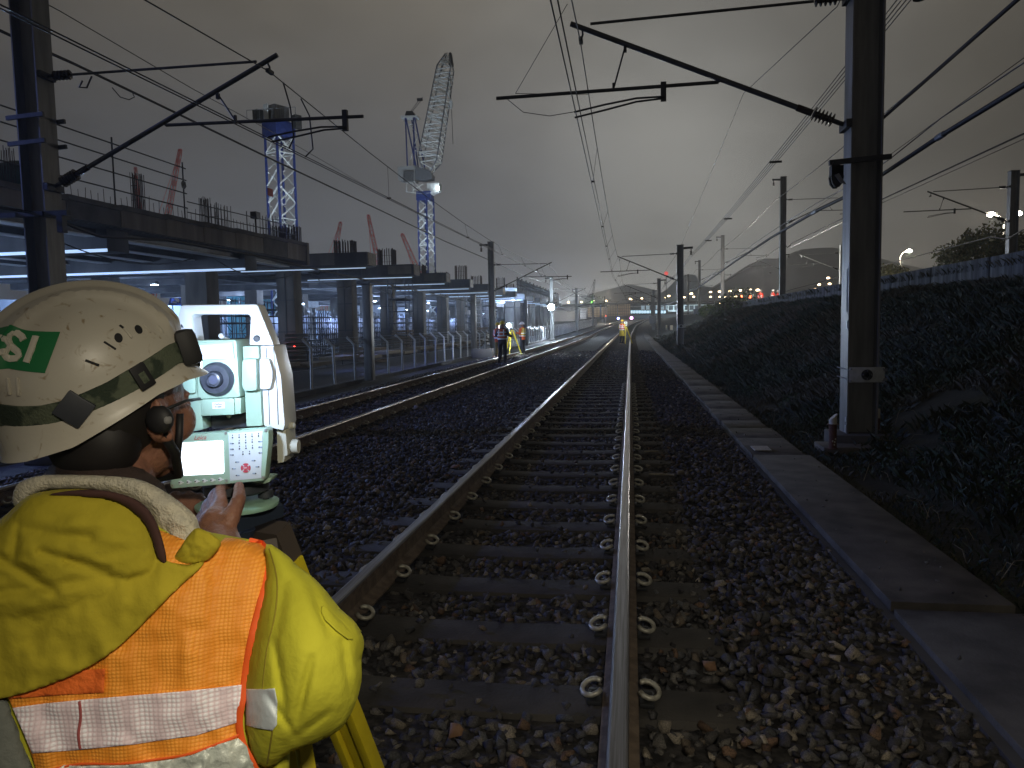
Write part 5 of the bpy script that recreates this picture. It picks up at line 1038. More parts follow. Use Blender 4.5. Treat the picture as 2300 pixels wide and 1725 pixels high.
afwd = [[(-.27, .03, 1.16), (-.15, .26, 1.2), (-.12, .32, 1.22)], [(.27, .03, 1.16), (.15, .26, 1.2), (.12, .32, 1.22)]]
aout = [[(-.27, .0, 1.16), (-.2, .22, 1.1), (-.17, .3, 1.1)], [(.29, .0, 1.18), (.36, .2, 1.12), (.38, .27, 1.13)]]
g1 = gz(1129, 811, .06); person((g1.x, g1.y, 0), radians(-8), 'person in dark jacket and red banded vest walking away on the left track', OR, NV, NV, YH, aout, .97, 3, .03, RB)
y_ = 37.5; g2 = gY(1119, 795, y_); person((g2.x, y_, -.1), radians(-35), 'person in an orange jacket and yellow helmet half hidden behind the walking worker', OR, OR, KH, YH, adown, 1.0, 2, 0, RB)
y_ = 40.5; g3_ = gY(1174, 790, y_); person((g3_.x, y_, -.05), radians(70), 'person in orange and yellow with pale helmet, rightmost of three on the left track', YE, OR, NV, WH, afwd, .98, 2, 0, RB)
y_ = 58; g4 = gY(1397, 752, y_); pz = person((g4.x, y_, 0), radians(-30), 'person in long yellow coat and striped vest surveying on the middle track', ORR, YE, NV, YH, afwd, 1.0, 3, .05); 
# the lower coat of the far surveyor
MB().loft([ellr((0, 0, z), a, b_) for z, a, b_ in ((.55, .22, .18), (.8, .205, .165), (.9, .2, .16))]).build('coat_skirt', YE, pz, smooth='auto')
def far_tripod(px, py, Y, lab, s=1.0):
    g = gY(px, py, Y); t = empty('tripod', lab, 'tripod', 'tripods of the survey team', (g.x, Y, zc(Y)))
    for a in (.4, 2.5, 4.6): MB().beam((0.03*cos(a), .03*sin(a), 1.3*s), (.5*s*cos(a), .5*s*sin(a), 0), .06, .05).build('leg', TY, t)
    MB().lathe((0, 0, 1.27*s), UP, [(0, .09), (.05, .09)], 10).build('tripod_head', TD, t)
    i = empty('total_station', 'small pale instrument on the '+lab.replace(' in front of the coated worker', ''), 'surveying instrument', 'far instruments', (g.x, Y, zc(Y)+1.32*s)); MB().box((0, 0, .05), (.16, .16, .1)).box((-.08, 0, .2), (.05, .12, .22)).box((.08, 0, .2), (.05, .12, .22)).box((0, 0, .32), (.2, .05, .03)).build('housing', TW, i, bevel=.01); MB().box((0, 0, .2), (.1, .15, .12)).build('telescope', TG, i, bevel=.01)
lamp('added_surveyor_light', 'POINT', (g4.x+.3, 57.2, 1.75), 45, (.95, .97, 1), .05)  # unseen light added to brighten the far surveyor
far_tripod(1406, 752, 58, 'yellow tripod in front of the coated worker on the middle track'); far_tripod(1150, 790, 39.5, 'yellow tripod among the three workers on the left track', 1.05)
hl = gY(1143, 731, 38.3); t = empty('hand_lamp', 'bright lamp held up between the three workers on the left track', 'lamp', loc=hl); MB().ball((0, 0, 0), .11, 10, 8).build('lens', EM('hand_lamp_lens', (.85, .95, 1), 60), t); MB().tube([(0, .05, 0), (.0, .05, -.35)], .03, 6).build('grip', STEELD, t)
lamp('hand_light', 'POINT', hl+Vector((0, -.35, -.05)), 320, (.8, .9, 1), .1)
for i, (px, y_, hd, vest, lab, pose) in enumerate([(1708, 80, 2.6, ORR, 'person in glowing red-orange clothes on the slope crest, leftmost of three', adown), (1736, 80, -1.2, ORR, 'person in glowing red-orange clothes on the slope crest, middle of three', afwd), (1747, 83, 1.4, ORR, 'person in glowing red-orange clothes on the slope crest, rightmost of three', afwd)]):
    g = gY(px, 690, y_); person((g.x, y_, g.z-.02), hd, lab, vest, vest, vest, WH, pose, 1.0, 2, 0, RB)
gg = gY(1725, 660, 76); lamp('added_crew_light', 'POINT', gg+Vector((-.5, -2.0, 2.2)), 2600, (1, .93, .85), .3)  # light and housing added to brighten the crew on the crest
t = empty('work_lamp', 'added lamp housing by the crew on the crest', 'work lamp', None, gg+Vector((-.5, -4, 1.75))); MB().box((0, 0, 0), (.16, .12, .1)).build('housing', STEELD, t)
for px, y, lab in ((1497, 81.5, 'left'), (1508, 81, 'right')): g = gY(px, 736, y); tag(MB().box((0, 0, 0), (.28 if lab == 'right' else .16, .2, .5)).build('cable_box', PVC, bevel=.02), 'small pale box at the foot of the third right mast, %s one' % lab, 'box', 'pale boxes at the mast foot').location = (g.x, y, g.z)
g = gz(1465, 719, .15); g = gY(1465, 718, 116); tag(MB().box((0, 0, 0), (1, .6, 1.1)).build('cable_box', GALV, bevel=.03), 'grey lineside cabinet where the right row of masts begins to merge', 'cabinet').location = (g.x, 114, g.z)
g = gz(1098, 800, -.05); tag(MB().box((0, 0, .25), (1.1, .7, .5)).build('cable_box', CONCD, bevel=.03), 'dark box on the ground left of the three workers', 'box').location = (g.x-.3, g.y, -.15)
# ================= the worker in the foreground
WO = pf(200, 1500, 1.0); WO.z = 0
PW = empty('person', 'foreground worker seen from behind in white helmet, orange vest and yellow jacket', 'person', loc=WO)
def PB(m, name, mt, par=None, **k):
    o = m.build(name, mt, None, **k); par = par or PW; o.parent = par; o.location = o.location-WO if par is PW else o.location; return o
def G(r, f, z): return RT*r+FW*f+UP*z
def prt(x, y, f): return pf(x, y, f)
# helmet frame
HC = pf(208, 842, 1.06); hx = (RT*.82+FW*.57).normalized(); hx = (hx*cos(radians(15))+UP*sin(radians(15))).normalized(); hy = UP.cross(hx).normalized(); hz_ = hx.cross(hy)
HA, HB, HH = .131, .110, .121
def rimz(th): 
    s = abs(th); return -np.interp(s, [0, .35, .75, 1.15, 1.55, 2.0, 2.5, 3.15], [.045, .045, .040, .044, .060, .078, .082, .08])
def hs(th, s, off=0):
    if s <= .7: ph = s/.7*pi/2; rr = sin(ph); z = HH*cos(ph)**.9 if ph < pi/2 else 0
    else:
        u = (s-.7)/.3; z = u*rimz(th); rr = 1+.05*u**2; rr += .07*u**1.6*max(0, cos(th))**5
        if u > .8: rr += .02*(u-.8)/.2
    x, y = HA*rr*cos(th), HB*rr*sin(th); k = 0
    if z > .015:
        for yi in (-.052, 0, .052): k += .010*math.exp(-((y-yi-(.012*abs(x)/HA if yi > 0 else -.012*abs(x)/HA if yi else 0))/.007)**2)*min(1, (z-.015)/.03)*(1 if abs(x) < .125 else max(0, 1-(abs(x)-.125)/.02))
    n = Vector((x/HA**2, y/HB**2, z/HH**2 if z > 0 else -.2)).normalized(); p = Vector((x, y, z))+n*(k+off)
    return HC+hx*p.x+hy*p.y+hz_*p.z
def ssz(th, z): return math.acos(min(1, max(0, z/HH))**(1/.9))/(pi/2)*.7 if z >= 0 else min(1, .7+.3*z/rimz(th))
NT, NS = 128, 52
def shell_rings(off): return [[hs(2*pi*j/NT-pi, (i+.3)/(NS+.3), off) for j in range(NT)] for i in range(NS)]
o_ = shell_rings(0); i_ = shell_rings(-.004)
HELM = mat('helmet_shell', (.56, .53, .45), (.5, .46, .38), 14, .38, 0, .02, 200, lo=.3, hi=.75)
hn = HELM.node_tree; tcn = hn.nodes.new('ShaderNodeTexCoord'); zz_ = hn.nodes.new('ShaderNodeTexNoise'); zz_.inputs['Scale'].default_value = 38; zz_.inputs['Detail'].default_value = 9; zz_.inputs['Distortion'].default_value = 1.6; hn.links.new(tcn.outputs['Object'], zz_.inputs[0])
rr_ = hn.nodes.new('ShaderNodeValToRGB'); rr_.color_ramp.elements[0].position = .60; rr_.color_ramp.elements[1].position = .70; hn.links.new(zz_.outputs[0], rr_.inputs[0]); mm_ = hn.nodes.new('ShaderNodeMix'); mm_.data_type = 'RGBA'; bs_ = hn.nodes['Principled BSDF']; src_ = bs_.inputs['Base Color'].links[0].from_socket
hn.links.new(rr_.outputs[0], mm_.inputs[0]); hn.links.new(src_, mm_.inputs[6]); mm_.inputs[7].default_value = (.3, .23, .14, 1); hn.links.new(mm_.outputs[2], bs_.inputs['Base Color'])
HEL = PB(MB().loft(o_+i_[::-1]), 'helmet', HELM, smooth='auto')
hme = HEL.data
from mathutils.bvhtree import BVHTree
BV = BVHTree.FromPolygons([tuple(p) for r in o_ for p in r], [(i*NT+j, i*NT+(j+1) % NT, (i+1)*NT+(j+1) % NT, (i+1)*NT+j) for i in range(NS-1) for j in range(NT)])
def hit(x, y):
    l, n, i, d = BV.ray_cast(CC, ray(x, y)); 
    if l is None: return None
    v = l-HC; v = Vector((v.dot(hx), v.dot(hy), v.dot(hz_))); return math.atan2(v.y/HB, v.x/HA), v.z
def ribbon(m, tz, w, off, closed=False, lift=0):
    """flat strip following (theta, z) points over the helmet"""
    P_ = [hs(a, ssz(a, z), off) for a, z in tz]; ring = []
    for i, p in enumerate(P_):
        d = (P_[min(i+1, len(P_)-1)]-P_[max(i-1, 0)]).normalized(); n = (p-HC).normalized(); n = (n-d*n.dot(d)).normalized(); s_ = d.cross(n)
        ring.append([p-s_*w-n*.003, p-s_*w+n*.0, p+n*.0006, p+s_*w+n*.0, p+s_*w-n*.003])
    return m.loft(ring)
GRN = mat('sticker_green', (.012, .16, .05), (.014, .19, .06), 5, .45); LET = mat('sticker_white', (.7, .66, .55), None, rough=.5)
# sticker: anchor its corners where the photo shows them, then let it run on round the back
cn = [hit(136, 746), hit(102, 838), hit(20, 733), hit(20, 828)]
(th1, z1_), (th2, z2_), (th3, z3_), (th4, z4_) = cn
kk = 1.95; th3e, th4e = th1+(th3-th1)*kk, th2+(th4-th2)*kk; z3e, z4e = z1_+(z3_-z1_)*kk, z2_+(z4_-z2_)*kk
v = []; nu, nv = 30, 12
for i in range(nu+1):
    for j in range(nv+1): 
        a, b = i/nu, j/nv; th = (th1*(1-a)+th3e*a)*(1-b)+(th2*(1-a)+th4e*a)*b; ac_ = min(1, a*kk); z = (z1_*(1-ac_)+z3_*ac_)*(1-b)+(z2_*(1-ac_)+z4_*ac_)*b; v.append(hs(th, ssz(th, z), .0012)-WO)
st_ = MB().add(v, [(i*(nv+1)+j, i*(nv+1)+j+1, (i+1)*(nv+1)+j+1, (i+1)*(nv+1)+j) for i in range(nu) for j in range(nv)]).build('sticker', GRN, HEL, smooth=True)
HEL_OFF = HEL.location.copy()
st_.location = -HEL_OFF
def hp(m, name, mt, par=HEL, **k): o = m.build(name, mt, par, **k); o.location = -(HEL_OFF+WO); return o
st_.location = -HEL_OFF
zl = lambda x, y: (x*240/1048, 640+y*380/1659)
def stroke(ptsz, m, w=.0042):
    tz = []
    for x, y in ptsz:
        h = hit(*zl(x, y)); 
        if h: tz.append(h)
    if len(tz) > 1: ribbon(m, tz, w, .0024)
Sx = [(238, 548), (222, 512), (180, 492), (130, 500), (90, 530), (78, 570), (100, 610), (150, 634), (186, 662), (192, 694), (165, 722), (110, 728), (60, 720), (25, 695), (18, 662)]
m = MB(); stroke(Sx, m); stroke([(358, 505), (310, 640), (262, 760)], m)
# the letter before S: same height, one letter step further round
hS = [hit(*zl(78, 500)), hit(*zl(238, 500))]; stp = (hS[1][0]-hS[0][0])*1.15
Pp = [(55, 730), (88, 620), (120, 500), (170, 490), (230, 500), (250, 545), (225, 600), (170, 622), (100, 622)]; tz = []
for x, y in Pp: h = hit(*zl(x+28, y)); tz.append((h[0]-stp*1.22, h[1]-.003))
ribbon(m, tz, .0042, .0024); lo_ = m.build('lettering', LET, st_); lo_.location = -WO+Vector((0, 0, 0))
lo_.location = -WO
# camouflage strap, buckles
CAM = mat('camo_strap', (.03, .045, .03), (.10, .12, .08), 26, .9, 0, .3, 300, lo=.47, hi=.53)
sp_ = [hit(*q_) for q_ in ((8, 930), (50, 936), (100, 935), (150, 924), (200, 905), (250, 882), (300, 852), (345, 825), (385, 797))]; sp_ = [h for h in sp_ if h]
ths = [h[0] for h in sp_]; zs_ = [h[1] for h in sp_]; order = np.argsort(ths); TA = np.array(ths)[order]; ZA = np.array(zs_)[order]
def strap_z(th): return float(np.interp(-abs(th), TA, ZA))
m = MB(); ribbon(m, [(t_, strap_z(t_)) for t_ in np.linspace(-pi, pi, 90)], .0145, .003); strap = hp(m, 'headlamp_strap', CAM, smooth='auto')
def patch(x, y, w, h, d, name, mt, rot=0, par=HEL, rounded=.002, lift=.0075):
    a = hit(x, y); c = hs(a[0], ssz(*a), lift-d/2); n = (hs(a[0], ssz(*a), .02)-hs(a[0], ssz(*a), 0)).normalized(); u = UP.cross(n).normalized(); w_ = n.cross(u); u, w_ = u*cos(rot)+w_*sin(rot), w_*cos(rot)-u*sin(rot)
    if w == .010: return hp(MB().loft([[c+(u*cos(k*pi/8)*w*.5+w_*sin(k*pi/8)*h*.55)+n*q_ for k in range(16)] for q_ in (-d/2, d/2)]), name, mt, par, smooth='auto')
    return hp(MB().box(c, (w, d, h), Matrix((u, n, w_)).transposed()), name, mt, par, bevel=rounded)
patch(168, 918, .036, .036, .007, 'strap_guide', mat('guide_dark', (.03, .034, .045), (.045, .05, .06), 20, .5), radians(-38)); patch(316, 846, .022, .034, .006, 'slider_buckle', RUBBER, radians(28)); patch(318, 848, .012, .018, .008, 'strap_fold', CAM, radians(28))
for x, y, w, h, r in ((266, 759, .010, .012, 0), (311, 740, .010, .012, 0), (247, 776, .017, .003, -.7), (207, 815, .017, .0035, -.45), (275, 735, .009, .0035, -.8)): patch(x, y, w, h, .006, 'vent', mat('vent_dark', (.012, .012, .014)), r, rounded=.0025 if w == .010 else .001, lift=.0008)
for x, y, w, h, r in ((287, 748, .004, .017, .45), (330, 738, .004, .014, .4), (360, 740, .004, .012, .35), (20, 868, .004, .022, .05), (41, 868, .004, .024, .0)): patch(x, y, w, h, .006, 'rib', HELM, r, rounded=.0018, lift=.0025)
# headlamp on the front
a = -.10; fc_ = hs(a, ssz(a, strap_z(-.5)+.0), .002)-hz_*.018-hx*.018; n_h = (hx*.95-hz_*.25).normalized()
m = MB().box(fc_, (.024, .060, .044), Matrix((hx, hy, hz_)).transposed()); lampb = hp(m, 'headlamp', RUBBER, bevel=.008)
m = MB().tube([fc_+hx*.008, fc_+n_h*.024], [.019, .020], 16); hp(m, 'headlamp_bezel', RUBBER, lampb).location = (0, 0, 0)
m = MB().tube([fc_+n_h*.0242, fc_+n_h*.026], .016, 16); hp(m, 'headlamp_lens', EM('headlamp_lens', (.75, .85, 1), 20), lampb).location = (0, 0, 0)
p_ = hs(-.5, ssz(-.5, strap_z(-.5)+.002), .006); m = MB().box(p_, (.03, .035, .052), Matrix((hx, hy, hz_)).transposed()); hp(m, 'battery_pack', RUBBER, bevel=.01)
lamp('headlamp_light', 'SPOT', fc_+n_h*.036, 4.4, (.58, .74, 1), .012, aim=IO+UP*.23-FW*.01, spot=104, blend=.3)
# body: skinned skeleton, head and hands fused into one surface
SH = {-1: (-.76, 1.02, 1.235), 1: (-.375, 1.02, 1.235)}
J = [G(-.56, 1.04, .90), G(-.56, 1.02, 1.08), G(-.555, 1.0, 1.17), G(-.55, 1.01, 1.34)]; R = [.12, .12, .12, .06]; E = [(0, 1), (1, 2), (2, 3)]
hb = HC-hz_*.095-hx*.012; J += [hb+UP*-.02, HC-hz_*.045]; R += [.06, .082]; E += [(3, 4), (4, 5)]
hl_, hr_ = {}, {}
hand_c = {1: pf(486, 1182, 1.235), -1: pf(372, 1190, 1.33)}; wr = {1: pf(530, 1290, 1.14), -1: pf(300, 1290, 1.25)}; el = {1: pf(712, 1530, .94), -1: G(-.86, .98, 1.08)}
for s in (-1, 1):
    b = len(J); J += [G(*SH[s]), el[s], wr[s], hand_c[s]]; R += [.058, .045, .030, .027]; E += [(2, b), (b, b+1), (b+1, b+2), (b+2, b+3)]
    d = (hand_c[s]-wr[s]).normalized(); ac = d.cross(FW).normalized()
    for k in range(4):
        q_ = len(J); o = ac*(k-1.5)*.0195; ln = (.030, .034, .032, .025)[k]; p0 = hand_c[s]+d*.034+o; p1 = p0+d*ln+FW*.012; p2 = p1+(d*.4+FW*.9).normalized()*ln*.75; p3 = p2+(FW*.9-d*.45).normalized()*ln*.6
        J += [p0, p1, p2, p3]; R += [.0105, .0098, .0088, .0075]; E += [(b+3, q_), (q_, q_+1), (q_+1, q_+2), (q_+2, q_+3)]
    q_ = len(J); t0 = hand_c[s]-ac*.030*s-d*.022; t1 = t0-ac*.028*s+d*.02+FW*.010; t2 = t1+d*.026+FW*.012-ac*.004*s; J += [t0, t1, t2]; R += [.015, .0115, .009]; E += [(b+3, q_), (q_, q_+1), (q_+1, q_+2)]
for s in (-1, 1):
    b = len(J); J += [G(-.56+s*.10, 1.05, .84), G(-.56+s*.13, 1.10, .47), G(-.56+s*.14, 1.04, .10), G(-.56+s*.15, 1.19, .04)]; R += [.088, .062, .045, .04]; E += [(0, b), (b, b+1), (b+1, b+2), (b+2, b+3)]
R = [r[0] if isinstance(r, tuple) else r for r in R]
m = MB()
for a_, b_ in E: m.tube([J[a_], J[b_]], [R[a_], R[b_]], 16)
for p, r in zip(J, R): m.ball(p, r, 14, 10)
# shoulders, chest, hips and palms flesh the skeleton out
for s in (-1, 1): m.tube([G(-.555+s*.06, 1.0, 1.19), G(*SH[s])], [.09, .06], 16).ball(hand_c[s], .03, 14, 10, (1, 1, 1.15)).tube([G(-.56, 1.04, .93), G(-.56+s*.09, 1.05, .86)], [.12, .1], 16)
me = bpy.data.meshes.new('b'); me.from_pydata(m.v, [], m.f); bm = bmesh.new(); bm.from_mesh(me); bmesh.ops.recalc_face_normals(bm, faces=bm.faces)
def addball(c, ax, rad, seg=20):
    r = bmesh.ops.create_uvsphere(bm, u_segments=seg, v_segments=seg//2+2, radius=1); M = Matrix(ax).transposed()
    for v_ in r['verts']: v_.co = Vector(c)+M @ Vector((v_.co.x*rad[0], v_.co.y*rad[1], v_.co.z*rad[2]))
fx, fz = (hx*.96-hz_*.27).normalized(), None; fx = (RT*.34+FW*.94+UP*.02).normalized(); fy = UP.cross(fx).normalized(); fz = fx.cross(fy); AX = (fx, fy, fz); HD = HC-hz_*.03+RT*.026
L3 = lambda a, b, c: HD+fx*a+fy*b+fz*c
addball(L3(0, 0, 0), AX, (.095, .076, .10)); addball(L3(.03, 0, -.075), AX, (.062, .056, .052)); addball(L3(.062, 0, -.112), AX, (.026, .028, .02)); addball(L3(.096, 0, -.04), AX, (.014, .011, .026)); addball(L3(.104, 0, -.055), AX, (.014, .015, .010))
addball(L3(.088, 0, -.085), AX, (.010, .024, .006)); addball(L3(.086, 0, -.094), AX, (.010, .022, .006)); addball(L3(.082, 0, -.008), AX, (.016, .05, .010))
for s in (-1, 1): addball(L3(.084, s*.031, -.024), AX, (.012, .015, .012)); addball(L3(.058, s*.05, -.045), AX, (.03, .015, .030)); addball(L3(-.008, s*.077, -.035), AX, (.02, .009, .032)); addball(L3(-.018, s*.086, -.03), AX, (.007, .009, .030)); addball(L3(-.0, s*.084, -.056), AX, (.009, .007, .010)); 
bm.to_mesh(me); bm.free(); tmp = bpy.data.objects.new('t', me); S.collection.objects.link(tmp); md = tmp.modifiers.new('r', 'REMESH'); md.mode = 'VOXEL'; md.voxel_size = .0042; md.use_smooth_shade = True; sm_ = tmp.modifiers.new('s', 'SMOOTH'); sm_.iterations = 3; sm_.factor = .5
bpy.context.view_layer.update(); me2 = bpy.data.meshes.new_from_object(tmp.evaluated_get(bpy.context.evaluated_depsgraph_get())); bpy.data.objects.remove(tmp); me2.materials.clear(); me2.materials.append(mat('skin_worker', (.30, .14, .09), (.22, .10, .065), 30, .5, 0, .25, 160)); me2.name = 'body'
bm = bmesh.new(); bm.from_mesh(me2); seen = set(); best = []
for v0 in bm.verts:
    if v0 in seen: continue
    stk = [v0]; isl = [v0]; seen.add(v0)
    while stk:
        for e_ in stk.pop().link_edges:
            for w_ in e_.verts:
                if w_ not in seen: seen.add(w_); stk.append(w_); isl.append(w_)
    if len(isl) > len(best): best = isl
best = set(best); bmesh.ops.delete(bm, geom=[v_ for v_ in bm.verts if v_ not in best], context='VERTS'); bm.to_mesh(me2); bm.free()
me2.polygons.foreach_set('use_smooth', [True]*len(me2.polygons))
bo = bpy.data.objects.new('body', me2); S.collection.objects.link(bo); bo.parent = PW; bo.location = -WO
def hball(cs, name, mt): 
    m = MB()
    for c, ax, rad in cs:
        M = Matrix(ax).transposed(); q_ = MB().ball((0, 0, 0), 1, 20, 12); m.add([Vector(c)+M @ Vector((p[0]*rad[0], p[1]*rad[1], p[2]*rad[2])) for p in q_.v], q_.f)
    o = m.build(name, mt, PW, smooth=True); o.location = -WO; return o
hball([(L3(-.022, 0, .0), AX, (.083, .081, .096)), (L3(-.045, 0, -.055), AX, (.052, .068, .062))], 'hair', HAIR)
hball([(L3(.087, s*.031, -.024), AX, (.0105, .0115, .0115)) for s in (-1, 1)], 'eyes', mat('eye', (.6, .6, .6), None, rough=.2))
m = MB(); m.tube([L3(-.02, -.086, -.035), L3(.02, -.075, -.085), L3(.06, -.04, -.125), L3(.066, 0, -.133), L3(.06, .04, -.125), L3(.02, .075, -.085), L3(-.02, .086, -.035)], .007, 8)
m.tube([L3(.035, -.074, -.03), L3(.03, -.075, -.06), L3(.03, -.068, -.095)], .005, 8).ball(L3(-.022, -.093, -.03), .02, 12, 8, (1, .6, 1)); o = m.build('chin_strap', RUBBER, PW, smooth=True); o.location = -WO
m = MB().ball(L3(-.022, -.106, -.03), .007, 10, 8); o = m.build('strap_stud', mat('stud_grey', (.2, .2, .2)), PW, smooth=True); o.location = -WO
m = MB().tube([L3(.10, -.035, -.02), L3(.088, -.062, -.015), L3(.04, -.082, -.012), L3(-.01, -.085, -.02)], .0022, 6).tube([L3(.10, .035, -.02), L3(.088, .062, -.015), L3(.04, .082, -.012), L3(-.01, .085, -.02)], .0022, 6).tube([L3(.106, 0, -.02), L3(.10, -.035, -.02)], .0022, 6).tube([L3(.106, 0, -.02), L3(.10, .035, -.02)], .0022, 6)
o = m.build('glasses', STEELD, PW, smooth=True); o.location = -WO
# ---- cloth shells: outline in the plane facing the camera, real thickness from a stretched-membrane profile
def poly_in(P_, x, y):
    c = np.zeros(x.shape, bool); n = len(P_)
    for i in range(n):
        x1, y1 = P_[i]; x2, y2 = P_[(i+1) % n]
        if y1 == y2: continue
        t_ = ((y1 > y) != (y2 > y)) & (x < (x2-x1)*(y-y1)/(y2-y1)+x1); c ^= t_
    return c
def smooth_poly(P_, k=4):
    out = []; n = len(P_)
    for i in range(n):
        p0, p1, p2, p3 = (np.array(P_[(i+j-1) % n], float) for j in range(4))
        for s in range(k):
            t_ = s/k; out.append(tuple(.5*((2*p1)+(-p0+p2)*t_+(2*p0-5*p1+4*p2-p3)*t_*t_+(-p0+3*p1-3*p2+p3)*t_**3)))
    return out
class Field:
    """smooth inflated height over an outline, 0 at its edge and 1 at its middle"""
    def __init__(s, poly, st=8, pw=.5):
        P_ = np.array(poly); s.x0, s.y0 = P_.min(0)-st*2; x1, y1 = P_.max(0)+st*2; s.st = st; X, Y_ = np.meshgrid(np.arange(s.x0, x1, st), np.arange(s.y0, y1, st)); M = poly_in(poly, X, Y_); h = np.zeros(X.shape)
        for _ in range(1500):
            h[1:-1, 1:-1] = .25*(h[:-2, 1:-1]+h[2:, 1:-1]+h[1:-1, :-2]+h[1:-1, 2:])+1; h *= M
        s.h = (h/h.max())**pw
    def __call__(s, x, y):
        u = (x-s.x0)/s.st; v = (y-s.y0)/s.st; i = int(v); j = int(u); a = v-i; b = u-j
        if i < 0 or j < 0 or i >= s.h.shape[0]-1 or j >= s.h.shape[1]-1: return 0
        return s.h[i, j]*(1-a)*(1-b)+s.h[i+1, j]*a*(1-b)+s.h[i, j+1]*(1-a)*b+s.h[i+1, j+1]*a*b
def shell(name, poly, front, back, mt, par=PW, st=7, edge=None):
    """front/back: forward distance of the two skins at a picture point"""
    P_ = []
    n = len(poly)
    for i in range(n):
        a, b = np.array(poly[i]), np.array(poly[(i+1) % n]); k = max(1, int(np.linalg.norm(b-a)/st/1.3)); P_ += [tuple(a+(b-a)*j/k) for j in range(k)]
    xs = np.array(P_); X, Y_ = np.meshgrid(np.arange(xs[:, 0].min(), xs[:, 0].max(), st), np.arange(xs[:, 1].min(), xs[:, 1].max(), st)); M = poly_in(P_, X, Y_); pi_ = [(x, y) for x, y in zip(X[M], Y_[M])]
    bd = np.array(P_); pi_ = [p for p in pi_ if np.min((bd[:, 0]-p[0])**2+(bd[:, 1]-p[1])**2) > (st*.45)**2]
    nb = len(P_); pts = [Vector(p) for p in P_+pi_]; r = delaunay_2d_cdt(pts, [(i, (i+1) % nb) for i in range(nb)], [list(range(nb))], 1, 1e-5); vv = r[0]; ff = r[2]
    A = [pf(p[0], p[1], front(p[0], p[1])) for p in vv]; Bk = [pf(p[0], p[1], back(p[0], p[1])) for p in vv]; n0 = len(A); F_ = [tuple(f) for f in ff]+[tuple(i+n0 for i in f[::-1]) for f in ff]
    cnt = {}
    for f in ff:
        for i in range(len(f)): e = (f[i], f[(i+1) % len(f)]); cnt[e] = 1
    for (a, b) in list(cnt):
        if (b, a) not in cnt: F_.append((b, a, a+n0, b+n0))
    me = bpy.data.meshes.new(name); me.from_pydata([tuple(p-WO) for p in A+Bk], [], F_); bm = bmesh.new(); bm.from_mesh(me); bmesh.ops.recalc_face_normals(bm, faces=bm.faces); bm.to_mesh(me); bm.free(); me.polygons.foreach_set('use_smooth', [True]*len(me.polygons)); me.materials.append(mt)
    o = bpy.data.objects.new(name, me); S.collection.objects.link(o); o.parent = par; 
    return o
def fab(name, c, c2, rough=.8, weave=900, wr=.35, ws=14): return mat(name, c, c2, 6, rough, 0, wr, ws)
YJ = mat('jacket_yellow', (.50, .48, .04), (.42, .40, .03), 7, .9, 0, .4, 16, spec=.15); YJ2 = mat('hood_yellow', (.44, .36, .03), (.33, .275, .022), 7, .9, 0, .4, 18, spec=.15)
FLE = mat('fleece', (.62, .57, .44), (.5, .47, .38), 40, .95, 0, .5, 260); MAR = mat('lining_shade', (.07, .028, .022), (.05, .02, .016), 10, .9); ORE = mat('vest_trim', (.85, .12, .015), (.75, .10, .012), 20, .7)
def mesh_cloth(name, c, c2, sc):
    m = mat(name, c, None, rough=.65); n = m.node_tree.nodes; l = m.node_tree.links; b = n['Principled BSDF']; t = n.new('ShaderNodeTexCoord'); mp = n.new('ShaderNodeMapping'); l.new(t.outputs['Object'], mp.inputs[0]); mp.inputs['Rotation'].default_value = (0, 0, -YAW); mp.inputs['Scale'].default_value = (1, .001, 1)
    v = n.new('ShaderNodeTexVoronoi'); v.inputs['Scale'].default_value = sc; v.inputs['Randomness'].default_value = .0; l.new(mp.outputs[0], v.inputs[0])
    r = n.new('ShaderNodeValToRGB'); r.color_ramp.elements[0].color = (*c2, 1); r.color_ramp.elements[1].color = (*c, 1); r.color_ramp.elements[0].position = .25; r.color_ramp.elements[1].position = .55; l.new(v.outputs['Distance'], r.inputs[0]); l.new(r.outputs[0], b.inputs['Base Color'])
    k = n.new('ShaderNodeBump'); k.invert = True; k.inputs['Strength'].default_value = .6; k.inputs['Distance'].default_value = .002; l.new(v.outputs['Distance'], k.inputs['Height']); z = n.new('ShaderNodeTexNoise'); z.inputs['Scale'].default_value = 12; l.new(t.outputs['Object'], z.inputs[0]); k2 = n.new('ShaderNodeBump'); k2.inputs['Strength'].default_value = .35; k2.inputs['Distance'].default_value = .02; l.new(z.outputs[0], k2.inputs['Height']); l.new(k2.outputs[0], k.inputs['Normal']); l.new(k.outputs[0], b.inputs['Normal']); return m
VES = mesh_cloth('vest_mesh', (.78, .27, .02), (.92, .37, .045), 230); BAN = mesh_cloth('band_mesh', (.72, .58, .62), (.92, .9, .95), 190); SIL = mat('silver_band', (.42, .46, .42), (.62, .66, .6), 30, .35, .1, .5, 40)
def wrk(x, y, a, s, seed=0, an=(1, 1)): return a*(noise.noise(Vector((x/s*an[0], y/s*an[1], seed)))+.5*noise.noise(Vector((x/s*2.1*an[0], y/s*2.1*an[1], seed+9))))
TOR = smooth_poly([(30, 1175), (240, 1130), (470, 1195), (598, 1226), (640, 1330), (655, 1500), (650, 1720), (650, 1950), (600, 2150), (200, 2200), (-200, 2150), (-330, 1900), (-330, 1500), (-270, 1260), (-120, 1200)], 3)
FT = Field(TOR, 10, .42)
def tf(x, y): return .985-.125*FT(x, y)+.02*(y-1500)/500*0+wrk(x, y, .006, 90, 1, (1, .5))
shell('jacket', TOR, tf, lambda x, y: .985+.14*FT(x, y), YJ, st=9)
